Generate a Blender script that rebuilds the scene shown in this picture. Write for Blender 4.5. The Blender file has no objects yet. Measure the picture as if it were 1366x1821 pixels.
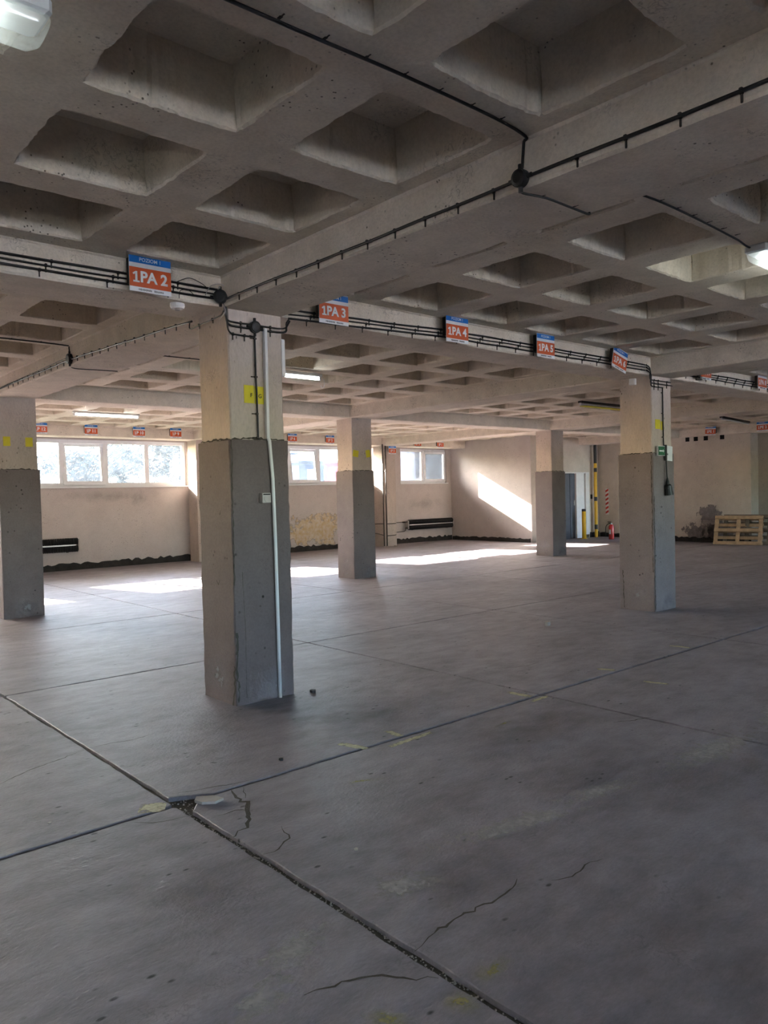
import bpy, math, random
from mathutils import Matrix, Vector
random.seed(7)
R = random.Random(11)
scene = bpy.context.scene
C = scene.collection

# ---------------------------------------------------------------- camera
cam_d = bpy.data.cameras.new('camera'); cam = bpy.data.objects.new('camera', cam_d); C.objects.link(cam)
cam_d.sensor_fit = 'HORIZONTAL'; cam_d.sensor_width = 36.0; cam_d.lens = 36.0 * 1376.893 / 1366.0
cam_d.clip_start = 0.02; cam_d.clip_end = 600
r_ = Vector((0.7523308, -0.6584042, -0.0224108)); u_ = Vector((0.0326502, 0.0032884, 0.9994614)); f_ = Vector((0.6579759, 0.7526574, -0.0239710))
m4 = Matrix((r_, u_, -f_)).transposed().to_4x4(); m4.translation = Vector((-2.95203, -5.09058, 1.5643))
cam.matrix_world = m4
scene.camera = cam

# ---------------------------------------------------------------- world, sun, exposure
SUN_TRAVEL = Vector((0.26, -1.0, -0.50)).normalized()
world = bpy.data.worlds.new('sky'); scene.world = world; world.use_nodes = True
wn = world.node_tree; wn.nodes.clear()
sky = wn.nodes.new('ShaderNodeTexSky'); sky.sky_type = 'NISHITA'; sky.sun_disc = False
sky.sun_elevation = math.asin(-SUN_TRAVEL.z); sky.sun_rotation = math.atan2(-SUN_TRAVEL.x, -SUN_TRAVEL.y)
sky.air_density = 1.0; sky.dust_density = 1.5; sky.ozone_density = 1.2
bg = wn.nodes.new('ShaderNodeBackground'); bg.inputs['Strength'].default_value = 1.0
wo = wn.nodes.new('ShaderNodeOutputWorld')
wn.links.new(sky.outputs[0], bg.inputs[0]); wn.links.new(bg.outputs[0], wo.inputs[0])
sun_d = bpy.data.lights.new('sun', 'SUN'); sun_d.energy = 38.0; sun_d.angle = 0.0093; sun_d.color = (1.0, 0.87, 0.77)
sun = bpy.data.objects.new('sun', sun_d); C.objects.link(sun); sun.location = (-8, 30, 20)
sun.rotation_euler = SUN_TRAVEL.to_track_quat('-Z', 'Y').to_euler()
scene.cycles.max_bounces = 7; scene.cycles.diffuse_bounces = 5; scene.cycles.glossy_bounces = 2; scene.cycles.transparent_max_bounces = 10; scene.cycles.caustics_reflective = False; scene.cycles.caustics_refractive = False
vs = scene.view_settings
vs.view_transform = 'Standard'; vs.look = 'None'; vs.gamma = 1.0; vs.use_curve_mapping = False; vs.exposure = 2.58

# ---------------------------------------------------------------- materials
MATS = {}
def new_mat(name):
    m = bpy.data.materials.new(name); m.use_nodes = True; nt = m.node_tree; nt.nodes.clear()
    out = nt.nodes.new('ShaderNodeOutputMaterial'); b = nt.nodes.new('ShaderNodeBsdfPrincipled')
    nt.links.new(b.outputs[0], out.inputs[0]); MATS[name] = m
    return m, nt, b, out
def N(nt, t, **kw):
    n = nt.nodes.new(t)
    for k, v in kw.items():
        if k in n.inputs.keys(): n.inputs[k].default_value = v
        else: setattr(n, k, v)
    return n
def plain(name, col, rough=0.6, metal=0.0, emit=None, strength=0.0, var=0.08, spec=0.4):
    m, nt, b, out = new_mat(name)
    geo = N(nt, 'ShaderNodeNewGeometry'); no = N(nt, 'ShaderNodeTexNoise'); no.inputs['Scale'].default_value = 9; no.inputs['Detail'].default_value = 4
    nt.links.new(geo.outputs['Position'], no.inputs['Vector'])
    mx = N(nt, 'ShaderNodeMix', data_type='RGBA')
    mx.inputs[6].default_value = (*[c * (1 - var * 2) for c in col], 1); mx.inputs[7].default_value = (*[min(1, c * (1 + var)) for c in col], 1)
    nt.links.new(no.outputs['Fac'], mx.inputs[0]); nt.links.new(mx.outputs[2], b.inputs['Base Color'])
    b.inputs['Roughness'].default_value = rough; b.inputs['Metallic'].default_value = metal; b.inputs['Specular IOR Level'].default_value = spec
    if emit:
        b.inputs['Emission Color'].default_value = (*emit, 1); b.inputs['Emission Strength'].default_value = strength
    return m
def ramp(nt, src, p0, p1, c0=(0, 0, 0, 1), c1=(1, 1, 1, 1)):
    r = nt.nodes.new('ShaderNodeValToRGB'); r.color_ramp.elements[0].position = p0; r.color_ramp.elements[1].position = p1
    r.color_ramp.elements[0].color = c0; r.color_ramp.elements[1].color = c1
    nt.links.new(src, r.inputs[0]); return r.outputs[0]
def mixc(nt, fac, a, b):
    mx = nt.nodes.new('ShaderNodeMix'); mx.data_type = 'RGBA'
    for i, v in ((0, fac), (6, a), (7, b)):
        if hasattr(v, 'links'): nt.links.new(v, mx.inputs[i])
        elif i == 0: mx.inputs[0].default_value = v
        else: mx.inputs[i].default_value = (*v, 1)
    return mx.outputs[2]
def concrete(name, base, stain, pit=0.5, scale=1.0, stretch=(1, 1, 1), rough=0.85, bump=0.35, stain_amt=0.7, pit_scale=26, spec=0.25, dark=0.35, fine=60, patch=None, patch_amt=0.0, marks=0.5):
    m, nt, b, out = new_mat(name)
    geo = N(nt, 'ShaderNodeNewGeometry'); mp = N(nt, 'ShaderNodeMapping'); mp.inputs['Scale'].default_value = stretch
    nt.links.new(geo.outputs['Position'], mp.inputs[0]); v = mp.outputs[0]
    def noise(sc, det=6, rg=0.6, vec=v, dist=0.0):
        n = N(nt, 'ShaderNodeTexNoise'); n.inputs['Scale'].default_value = sc; n.inputs['Detail'].default_value = det; n.inputs['Roughness'].default_value = rg; n.inputs['Distortion'].default_value = dist
        nt.links.new(vec, n.inputs['Vector']); return n.outputs['Fac']
    big = noise(0.9 * scale, 4, 0.65); med = noise(5 * scale, 4, 0.62); fn = noise(fine, 2, 0.6)
    col = mixc(nt, ramp(nt, big, 0.36, 0.68), base, stain)
    lum = mixc(nt, ramp(nt, med, 0.3, 0.7), tuple(c * (1 - dark) for c in base), tuple(min(1, c * 1.12) for c in base))
    col = mixc(nt, 1 - stain_amt, col, lum)
    col2 = nt.nodes.new('ShaderNodeMix'); col2.data_type = 'RGBA'; col2.blend_type = 'MULTIPLY'; col2.inputs[0].default_value = 0.3
    nt.links.new(col, col2.inputs[6]); nt.links.new(ramp(nt, fn, 0.25, 0.62, (0.55, 0.54, 0.52, 1)), col2.inputs[7]); col = col2.outputs[2]
    if patch:
        col = mixc(nt, ramp(nt, noise(1.7 * scale, 10, 0.7, dist=0.6), 0.62 - 0.12 * patch_amt, 0.66 - 0.1 * patch_amt), col, patch)
    # pits: sparse dark spots
    vo = N(nt, 'ShaderNodeTexVoronoi'); vo.inputs['Scale'].default_value = pit_scale; vo.inputs['Randomness'].default_value = 1.0
    nt.links.new(v, vo.inputs['Vector'])
    pr = ramp(nt, vo.outputs['Distance'], 0.10, 0.2, (1, 1, 1, 1), (0, 0, 0, 1))
    gate = ramp(nt, noise(3.2, 1, 0.6, geo.outputs['Position']), 0.58 - 0.1 * pit, 0.66 - 0.05 * pit)
    pm = N(nt, 'ShaderNodeMath', operation='MULTIPLY'); nt.links.new(pr, pm.inputs[0]); nt.links.new(gate, pm.inputs[1])
    # scrapes: ridged thin marks
    mk = noise(20, 2, 0.6, geo.outputs['Position'], 0.6); mr = nt.nodes.new('ShaderNodeValToRGB')
    e = mr.color_ramp.elements; e[0].position = 0.472; e[0].color = (0, 0, 0, 1); e[1].position = 0.5; e[1].color = (1, 1, 1, 1); e3 = mr.color_ramp.elements.new(0.528); e3.color = (0, 0, 0, 1)
    nt.links.new(mk, mr.inputs[0])
    gate2 = ramp(nt, noise(2.3, 2, 0.65, geo.outputs['Position']), 0.57, 0.66)
    mm = N(nt, 'ShaderNodeMath', operation='MULTIPLY'); nt.links.new(mr.outputs[0], mm.inputs[0]); nt.links.new(gate2, mm.inputs[1])
    mm2 = N(nt, 'ShaderNodeMath', operation='MULTIPLY'); mm2.inputs[1].default_value = marks; nt.links.new(mm.outputs[0], mm2.inputs[0])
    tot = N(nt, 'ShaderNodeMath', operation='MAXIMUM'); nt.links.new(pm.outputs[0], tot.inputs[0]); nt.links.new(mm2.outputs[0], tot.inputs[1])
    col = mixc(nt, tot.outputs[0], col, tuple(c * 0.22 for c in stain))
    nt.links.new(col, b.inputs['Base Color']); b.inputs['Roughness'].default_value = rough; b.inputs['Specular IOR Level'].default_value = spec
    # relief
    h1 = N(nt, 'ShaderNodeMath', operation='MULTIPLY_ADD'); h1.inputs[1].default_value = 0.5; nt.links.new(fn, h1.inputs[0]); nt.links.new(med, h1.inputs[2])
    h2 = h1
    bp = N(nt, 'ShaderNodeBump'); bp.inputs['Strength'].default_value = bump; bp.inputs['Distance'].default_value = 0.012
    nt.links.new(h2.outputs[0], bp.inputs['Height']); nt.links.new(bp.outputs[0], b.inputs['Normal'])
    return m
def decal(name, col, thr=0.45, soft=0.12, nscale=9.0, rough=0.8, amt=0.7, edge=1.0, col2=None, spec=0.2):
    """a mark with a ragged outline, on a thin patch with UVs 0..1"""
    m, nt, b, out = new_mat(name)
    uv = N(nt, 'ShaderNodeTexCoord'); geo = N(nt, 'ShaderNodeNewGeometry')
    sb = N(nt, 'ShaderNodeVectorMath', operation='SUBTRACT'); sb.inputs[1].default_value = (0.5, 0.5, 0); nt.links.new(uv.outputs['UV'], sb.inputs[0])
    ab = N(nt, 'ShaderNodeVectorMath', operation='ABSOLUTE'); nt.links.new(sb.outputs[0], ab.inputs[0])
    ln = N(nt, 'ShaderNodeVectorMath', operation='LENGTH'); nt.links.new(sb.outputs[0], ln.inputs[0])
    no = N(nt, 'ShaderNodeTexNoise'); no.inputs['Scale'].default_value = nscale; no.inputs['Detail'].default_value = 9; no.inputs['Roughness'].default_value = 0.68
    nt.links.new(geo.outputs['Position'], no.inputs['Vector'])
    m1 = N(nt, 'ShaderNodeMath', operation='MULTIPLY_ADD'); m1.inputs[1].default_value = -edge; nt.links.new(ln.outputs['Value'], m1.inputs[0])
    m0 = N(nt, 'ShaderNodeMath', operation='ADD'); m0.inputs[1].default_value = 0.28; nt.links.new(no.outputs['Fac'], m0.inputs[0]); nt.links.new(m0.outputs[0], m1.inputs[2])
    fac = ramp(nt, m1.outputs[0], thr, thr + soft); fm = N(nt, 'ShaderNodeMath', operation='MULTIPLY'); fm.inputs[1].default_value = amt; nt.links.new(fac, fm.inputs[0])
    n2 = N(nt, 'ShaderNodeTexNoise'); n2.inputs['Scale'].default_value = nscale * 2.2; n2.inputs['Detail'].default_value = 6; nt.links.new(geo.outputs['Position'], n2.inputs['Vector'])
    c = mixc(nt, ramp(nt, n2.outputs['Fac'], 0.35, 0.65), col, col2 or tuple(x * 0.7 for x in col)); nt.links.new(c, b.inputs['Base Color'])
    b.inputs['Roughness'].default_value = rough; b.inputs['Specular IOR Level'].default_value = spec
    tr = N(nt, 'ShaderNodeBsdfTransparent'); mx = N(nt, 'ShaderNodeMixShader')
    nt.links.new(fm.outputs[0], mx.inputs[0]); nt.links.new(tr.outputs[0], mx.inputs[1]); nt.links.new(b.outputs[0], mx.inputs[2]); nt.links.new(mx.outputs[0], out.inputs[0])
    return m
def glass_mat(name, haze=0.05, tint=(0.93, 0.96, 0.97)):
    m, nt, b, out = new_mat(name)
    tr = N(nt, 'ShaderNodeBsdfTransparent'); tr.inputs[0].default_value = (*tint, 1)
    gl = N(nt, 'ShaderNodeBsdfGlossy'); gl.inputs['Roughness'].default_value = 0.05
    tl = N(nt, 'ShaderNodeBsdfTranslucent'); tl.inputs[0].default_value = (0.62, 0.78, 1.0, 1)
    fr = N(nt, 'ShaderNodeFresnel'); fr.inputs[0].default_value = 1.45
    geo = N(nt, 'ShaderNodeNewGeometry'); no = N(nt, 'ShaderNodeTexNoise'); no.inputs['Scale'].default_value = 3.5; no.inputs['Detail'].default_value = 8
    nt.links.new(geo.outputs['Position'], no.inputs['Vector'])
    hz = N(nt, 'ShaderNodeMath', operation='MULTIPLY'); hz.inputs[1].default_value = haze * 2; nt.links.new(no.outputs['Fac'], hz.inputs[0])
    m1 = N(nt, 'ShaderNodeMixShader'); nt.links.new(hz.outputs[0], m1.inputs[0]); nt.links.new(tr.outputs[0], m1.inputs[1]); nt.links.new(tl.outputs[0], m1.inputs[2])
    m2 = N(nt, 'ShaderNodeMixShader'); nt.links.new(fr.outputs[0], m2.inputs[0]); nt.links.new(m1.outputs[0], m2.inputs[1]); nt.links.new(gl.outputs[0], m2.inputs[2])
    nt.links.new(m2.outputs[0], out.inputs[0]); return m

concrete('ceil_lime', (0.75, 0.675, 0.56), (0.57, 0.475, 0.355), pit=0.5, stain_amt=0.55, bump=0.35, dark=0.22, marks=0.45, pit_scale=30)
concrete('beam_lime', (0.74, 0.655, 0.55), (0.58, 0.485, 0.385), pit=0.6, stain_amt=0.5, bump=0.35, dark=0.2, marks=0.5, pit_scale=24)
concrete('shaft_lime', (0.55, 0.462, 0.405), (0.45, 0.37, 0.315), pit=0.5, stretch=(1, 1, 0.45), stain_amt=0.5, bump=0.3, dark=0.2, marks=0.5)
concrete('jacket_shaded', (0.160, 0.124, 0.122), (0.110, 0.083, 0.082), pit=0.3, stain_amt=0.7, bump=0.25, dark=0.2, marks=0.35, pit_scale=14)  # darker copy of the jacket mix; nearest column's shade put into its colour
concrete('jacket_pale', (0.210, 0.172, 0.168), (0.152, 0.123, 0.120), pit=0.3, stain_amt=0.7, bump=0.25, dark=0.2, marks=0.3, pit_scale=14)
concrete('wall_plaster', (0.565, 0.500, 0.475), (0.475, 0.408, 0.380), pit=0.2, stain_amt=0.55, bump=0.15, dark=0.1, marks=0.2, scale=0.8)
concrete('wall_east_plaster', (0.62, 0.55, 0.47), (0.50, 0.43, 0.36), pit=0.3, stain_amt=0.6, bump=0.2, dark=0.15, marks=0.3)
concrete('floor_slab', (0.272, 0.238, 0.262), (0.118, 0.102, 0.106), pit=0.25, scale=1.6, stretch=(0.55, 1, 1), stain_amt=0.55, rough=0.55, bump=0.6, dark=0.6, fine=70, spec=0.45, pit_scale=18, marks=0.3)
concrete('dirt', (0.085, 0.072, 0.058), (0.05, 0.043, 0.036), pit=0.6, bump=0.8, fine=140, rough=0.95)
concrete('bitumen', (0.02, 0.018, 0.017), (0.055, 0.048, 0.043), pit=0.6, bump=0.7, scale=6, rough=0.7)
concrete('ground', (0.64, 0.66, 0.70), (0.56, 0.58, 0.63), bump=0.2)
concrete('ground_grass', (0.16, 0.17, 0.11), (0.11, 0.13, 0.075), bump=0.2)
plain('black_rubber', (0.012, 0.011, 0.011), 0.5)
plain('black_box', (0.018, 0.016, 0.015), 0.45, var=0.2)
plain('clip_metal', (0.05, 0.04, 0.033), 0.6, 0.4, var=0.25)
plain('white_plastic', (0.72, 0.70, 0.70), 0.35)
plain('sign_white', (0.72, 0.73, 0.75), 0.4)
plain('sign_blue', (0.01, 0.17, 0.55), 0.4)
plain('sign_orange', (0.60, 0.10, 0.025), 0.4, var=0.12)
plain('print_grey', (0.2, 0.2, 0.22), 0.6)
plain('ink', (0.02, 0.02, 0.02), 0.7)
plain('yellow_paper', (0.68, 0.58, 0.03), 0.7)
plain('pvc_frame', (0.78, 0.79, 0.82), 0.35, var=0.03)
plain('grey_plastic', (0.42, 0.37, 0.35), 0.5)
plain('radiator_black', (0.022, 0.022, 0.024), 0.45, 0.3, var=0.3)
plain('steel_light', (0.55, 0.55, 0.56), 0.35, 0.6)
plain('pipe_dark', (0.09, 0.075, 0.065), 0.5, 0.3, var=0.3)
plain('door_blue', (0.085, 0.092, 0.11), 0.45, var=0.15)
plain('door_white', (0.70, 0.68, 0.66), 0.5)
plain('paint_yellow', (0.72, 0.42, 0.03), 0.45)
plain('paint_black', (0.015, 0.014, 0.014), 0.5)
plain('tape_red', (0.55, 0.05, 0.03), 0.5)
plain('tape_white', (0.75, 0.70, 0.68), 0.5)
plain('ext_red', (0.42, 0.02, 0.02), 0.25, spec=0.6)
plain('exit_green', (0.0, 0.10, 0.035), 0.4)
plain('wood', (0.52, 0.35, 0.20), 0.75, var=0.25)
plain('wood_grey', (0.20, 0.16, 0.12), 0.8, var=0.3)
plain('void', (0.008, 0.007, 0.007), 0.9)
plain('crumb', (0.42, 0.37, 0.33), 0.9, var=0.3)
plain('lamp_body', (0.55, 0.56, 0.55), 0.45, 0.2)
plain('lamp_dark', (0.05, 0.045, 0.04), 0.45, 0.3)
plain('tube_lit', (0.9, 0.9, 0.9), 0.4, emit=(0.9, 0.98, 0.98), strength=6.0)
plain('leaf_a', (0.020, 0.027, 0.022), 0.6, var=0.4, spec=0.1); plain('leaf_b', (0.024, 0.032, 0.024), 0.6, var=0.4); plain('bark', (0.12, 0.09, 0.06), 0.9)
plain('facade_pale', (0.2, 0.2, 0.22), 0.9, spec=0.0); plain('facade_blue', (0.025, 0.03, 0.042), 0.9, spec=0.0); plain('facade_red', (0.10, 0.012, 0.018), 0.9, spec=0.0); plain('facade_lilac', (0.11, 0.098, 0.125), 0.9, spec=0.0); plain('facade_glass', (0.4, 0.42, 0.45), 0.5, spec=0.1)
glass_mat('pane_glass', 0.0065)
def cover_mat():
    m, nt, b, out = new_mat('lamp_cover')
    tr = N(nt, 'ShaderNodeBsdfTransparent'); tl = N(nt, 'ShaderNodeBsdfTranslucent'); tl.inputs[0].default_value = (0.85, 0.92, 0.88, 1)
    gl = N(nt, 'ShaderNodeBsdfGlossy'); gl.inputs['Roughness'].default_value = 0.15
    df = N(nt, 'ShaderNodeBsdfDiffuse'); df.inputs[0].default_value = (0.75, 0.8, 0.76, 1)
    a = N(nt, 'ShaderNodeMixShader'); a.inputs[0].default_value = 0.5; nt.links.new(tl.outputs[0], a.inputs[1]); nt.links.new(df.outputs[0], a.inputs[2])
    c = N(nt, 'ShaderNodeMixShader'); c.inputs[0].default_value = 0.22; nt.links.new(tr.outputs[0], c.inputs[1]); nt.links.new(a.outputs[0], c.inputs[2])
    d = N(nt, 'ShaderNodeMixShader'); d.inputs[0].default_value = 0.08; nt.links.new(c.outputs[0], d.inputs[1]); nt.links.new(gl.outputs[0], d.inputs[2])
    nt.links.new(d.outputs[0], out.inputs[0])
cover_mat()
decal('paint_mark', (0.62, 0.55, 0.33), thr=0.42, soft=0.2, nscale=22, amt=0.75, edge=0.45, rough=0.55, spec=0.45)
decal('paint_worn', (0.52, 0.46, 0.20), thr=0.45, soft=0.25, nscale=26, amt=0.5, edge=0.9, rough=0.55, spec=0.45)
decal('scuff', (0.58, 0.54, 0.49), thr=0.52, soft=0.16, nscale=16, amt=0.5, edge=0.75, col2=(0.42, 0.39, 0.37), rough=0.55, spec=0.45)
decal('dark_stain', (0.09, 0.08, 0.075), thr=0.40, soft=0.4, nscale=6, amt=0.25, edge=0.85, rough=0.55, spec=0.45)
decal('damp_grey', (0.30, 0.27, 0.265), thr=0.49, soft=0.07, nscale=5, amt=0.9, edge=0.62)
decal('bare_ochre', (0.56, 0.40, 0.22), thr=0.52, soft=0.06, nscale=4, amt=0.95, edge=0.62, col2=(0.64, 0.54, 0.44))
decal('wall_grime', (0.33, 0.28, 0.23), thr=0.48, soft=0.35, nscale=4, amt=0.3, edge=0.8)
decal('lime_patch', (0.42, 0.39, 0.40), thr=0.52, soft=0.25, nscale=9, amt=0.5, edge=0.7)

# ---------------------------------------------------------------- mesh helpers
class MB:
    def __init__(s): s.v = []; s.f = []; s.uv = None
    def box(s, a, b):
        (x0, y0, z0), (x1, y1, z1) = a, b; n = len(s.v)
        s.v += [(x0, y0, z0), (x1, y0, z0), (x1, y1, z0), (x0, y1, z0), (x0, y0, z1), (x1, y0, z1), (x1, y1, z1), (x0, y1, z1)]
        s.f += [tuple(n + i for i in q) for q in ((0, 3, 2, 1), (4, 5, 6, 7), (0, 1, 5, 4), (1, 2, 6, 5), (2, 3, 7, 6), (3, 0, 4, 7))]; return s
    def bbox(s, a, b, c=0.004):
        """box with chamfered edges along all sides"""
        (x0, y0, z0), (x1, y1, z1) = a, b
        rings = [(z0, c), (z0 + c, 0), (z1 - c, 0), (z1, c)]; n = len(s.v)
        for z, k in rings:
            for (x, y) in ((x0 + c + k, y0 + k), (x1 - c - k, y0 + k), (x1 - k, y0 + c + k), (x1 - k, y1 - c - k), (x1 - c - k, y1 - k), (x0 + c + k, y1 - k), (x0 + k, y1 - c - k), (x0 + k, y0 + c + k)):
                s.v.append((x, y, z))
        for i in range(3):
            for j in range(8): s.f.append((n + i * 8 + j, n + i * 8 + (j + 1) % 8, n + (i + 1) * 8 + (j + 1) % 8, n + (i + 1) * 8 + j))
        s.f.append(tuple(n + 7 - j for j in range(8))); s.f.append(tuple(n + 24 + j for j in range(8))); return s
    def tube(s, pts, r, k=8, caps=True):
        pts = [Vector(p) for p in pts]; n0 = len(s.v); up = Vector((0, 0, 1)); m = len(pts); prev = None
        for i, p in enumerate(pts):
            d = (pts[min(i + 1, m - 1)] - pts[max(i - 1, 0)]).normalized()
            a = d.cross(up)
            if a.length < 1e-3: a = d.cross(Vector((0, 1, 0)))
            a.normalize()
            if prev is not None and a.dot(prev) < 0: a = -a
            prev = a; b = d.cross(a); rr = r[i] if isinstance(r, (list, tuple)) else r
            for j in range(k):
                t = 2 * math.pi * j / k; s.v.append(tuple(p + a * (rr * math.cos(t)) + b * (rr * math.sin(t))))
        for i in range(m - 1):
            for j in range(k):
                s.f.append((n0 + i * k + j, n0 + i * k + (j + 1) % k, n0 + (i + 1) * k + (j + 1) % k, n0 + (i + 1) * k + j))
        if caps:
            s.f.append(tuple(n0 + k - 1 - j for j in range(k))); s.f.append(tuple(n0 + (m - 1) * k + j for j in range(k)))
        return s
    def poly(s, pts, z0, z1):
        n = len(s.v); k = len(pts); s.v += [(x, y, z0) for x, y in pts] + [(x, y, z1) for x, y in pts]
        s.f.append(tuple(n + k - 1 - i for i in range(k))); s.f.append(tuple(n + k + i for i in range(k)))
        for i in range(k): s.f.append((n + i, n + (i + 1) % k, n + k + (i + 1) % k, n + k + i))
        return s
    def quad(s, a, b, c, d):
        n = len(s.v); s.v += [a, b, c, d]; s.f.append((n, n + 1, n + 2, n + 3)); return s
    def mesh(s, name, mat, org=(0, 0, 0), smooth=False):
        me = bpy.data.meshes.new(name); o = Vector(org)
        me.from_pydata([tuple(Vector(v) - o) for v in s.v], [], s.f); me.update()
        me.materials.append(MATS[mat])
        if smooth:
            for p in me.polygons: p.use_smooth = True
        return me
    def build(s, name, mat, parent=None, smooth=False, bake=True):
        org = parent.matrix_basis.translation if (parent is not None and bake) else (0, 0, 0)
        if parent is not None and bake and parent.parent is not None: org = Vector(org) + parent.parent.matrix_basis.translation
        o = bpy.data.objects.new(name, s.mesh(name, mat, org, smooth)); C.objects.link(o)
        if parent is not None: o.parent = parent
        return o
def place(name, me, parent=None, loc=(0, 0, 0), rot=(0, 0, 0)):
    o = bpy.data.objects.new(name, me); C.objects.link(o); o.parent = parent; o.location = loc; o.rotation_euler = rot; return o
def thing(name, label, cat, loc=(0, 0, 0), group=None):
    o = bpy.data.objects.new(name, None); C.objects.link(o); o.location = loc; o.empty_display_size = 0.05
    return tag(o, label, cat, group)
def tag(o, label, cat, group=None, kind=None):
    o['label'] = label; o['category'] = cat
    if group: o['group'] = group
    if kind: o['kind'] = kind
    return o
def struct(o): o['kind'] = 'structure'; return o
def patch(name, mat, corners, parent):
    """thin mark lying on a surface: 4 corners, own UVs"""
    me = bpy.data.meshes.new(name); org = parent.matrix_basis.translation if parent is not None else Vector((0, 0, 0))
    me.from_pydata([tuple(Vector(c) - org) for c in corners], [], [(0, 1, 2, 3)])
    uv = me.uv_layers.new(name='UVMap')
    for i, c in enumerate(((0, 0), (1, 0), (1, 1), (0, 1))): uv.data[i].uv = c
    me.materials.append(MATS[mat]); o = bpy.data.objects.new(name, me); C.objects.link(o); o.parent = parent; return o
def wall_grid(mb, axis, p0, p1, u0, u1, z0, z1, holes):
    """solid wall between planes p0,p1 along axis ('x' or 'y'), with rectangular holes (u0,u1,z0,z1)"""
    us = sorted({u0, u1, *[h[0] for h in holes], *[h[1] for h in holes]}); zs = sorted({z0, z1, *[h[2] for h in holes], *[h[3] for h in holes]})
    us = [u for u in us if u0 <= u <= u1]; zs = [z for z in zs if z0 <= z <= z1]
    solid = [[not any(h[0] <= (us[i] + us[i + 1]) / 2 <= h[1] and h[2] <= (zs[j] + zs[j + 1]) / 2 <= h[3] for h in holes) for j in range(len(zs) - 1)] for i in range(len(us) - 1)]
    P = (lambda p, u, z: (p, u, z)) if axis == 'x' else (lambda p, u, z: (u, p, z))
    S = lambda i, j: 0 <= i < len(us) - 1 and 0 <= j < len(zs) - 1 and solid[i][j]
    for i in range(len(us) - 1):
        for j in range(len(zs) - 1):
            if not S(i, j): continue
            a, b, c, d = us[i], us[i + 1], zs[j], zs[j + 1]
            mb.quad(P(p0, a, c), P(p0, b, c), P(p0, b, d), P(p0, a, d)); mb.quad(P(p1, a, c), P(p1, a, d), P(p1, b, d), P(p1, b, c))
            if not S(i - 1, j): mb.quad(P(p0, a, c), P(p0, a, d), P(p1, a, d), P(p1, a, c))
            if not S(i + 1, j): mb.quad(P(p0, b, c), P(p1, b, c), P(p1, b, d), P(p0, b, d))
            if not S(i, j - 1): mb.quad(P(p0, a, c), P(p1, a, c), P(p1, b, c), P(p0, b, c))
            if not S(i, j + 1): mb.quad(P(p0, a, d), P(p0, b, d), P(p1, b, d), P(p1, a, d))
    return mb
def jit(a): return R.uniform(-a, a)

ZB, ZR, ZC = 2.96, 3.18, 3.46          # beam soffit, rib soffit, coffer top
XW0, XW1, YS, YN = -12.0, 19.2, -12.2, 12.63

# ---------------------------------------------------------------- floor: slabs with open joints
floor = struct(MB().box((XW0 - 0.3, YS - 0.3, -0.30), (XW1 + 0.3, YN + 0.3, -0.022)).build('floor', 'dirt'))
def slab(x0, x1, y0, y1, near, cuts={}):
    step = 0.05 if near else 0.5; ja = 0.004 if near else 0.002
    pts = []
    c = {k: cuts.get(k, (0.012, 0.012)) for k in ('a', 'b', 'c', 'd')}
    cor = [(x0, y0 + c['a'][1]), (x0 + c['a'][0], y0), (x1 - c['b'][0], y0), (x1, y0 + c['b'][1]), (x1, y1 - c['c'][1]), (x1 - c['c'][0], y1), (x0 + c['d'][0], y1), (x0, y1 - c['d'][1])]
    for i in range(8):
        a = Vector(cor[i]); b = Vector(cor[(i + 1) % 8]); L = (b - a).length; n = max(1, int(L / step)); w = 0.0
        for k in range(n):
            w = 0.6 * w + jit(ja); q = a.lerp(b, k / n); nn = Vector((-(b - a).y, (b - a).x)).normalized()
            pts.append(q + nn * (w if k else 0))
    ctr = Vector(((x0 + x1) / 2, (y0 + y1) / 2)); m = len(pts); mb = MB()
    for z, ins in ((-0.03, 0.0), (-0.003, 0.0), (0.0, 0.004)):
        for q in pts:
            d = ctr - q; d2 = Vector((max(-1, min(1, d.x)), max(-1, min(1, d.y)))); mb.v.append((q.x + d2.x * ins, q.y + d2.y * ins, z))
    for i in range(2):
        for j in range(m): mb.f.append((i * m + j, i * m + (j + 1) % m, (i + 1) * m + (j + 1) % m, (i + 1) * m + j))
    mb.f.append(tuple(2 * m + j for j in range(m)))
    return mb.build('slab', 'floor_slab', floor)
xs = [-13.2 + 3.0 * k for k in range(12)]; ys = [-1.43 + 3.05 * k for k in range(-4, 6)]
for i in range(len(xs) - 1):
    for j in range(len(ys) - 1):
        x0, x1, y0, y1 = xs[i], xs[i + 1], ys[j], ys[j + 1]
        near = (-4.5 < x0 < 5 and -4.8 < y0 < 2)
        g = 0.010; gl = gr = gb = gt = g
        if abs(x0 + 1.2) < 0.01: gl = 0.026 if y1 < 0 else 0.012
        if abs(x1 + 1.2) < 0.01: gr = 0.014
        if abs(y0 + 1.43) < 0.01: gb = 0.017
        if abs(y1 + 1.43) < 0.01: gt = 0.014
        cuts = {}
        if near and abs(x0 + 1.2) < 0.01 and abs(y0 + 1.43) < 0.01: cuts = {'a': (0.20, 0.10)}
        if near and abs(x0 + 1.2) < 0.01 and abs(y1 + 1.43) < 0.01: cuts = {'d': (0.09, 0.11)}
        xa, xb = max(x0 + gl, XW0 - 0.1), min(x1 - gr, XW1 + 0.1); ya, yb = max(y0 + gb, YS - 0.1), min(y1 - gt, YN + 0.1)
        if xb - xa > 0.1 and yb - ya > 0.1: slab(xa, xb, ya, yb, near, cuts)
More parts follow.
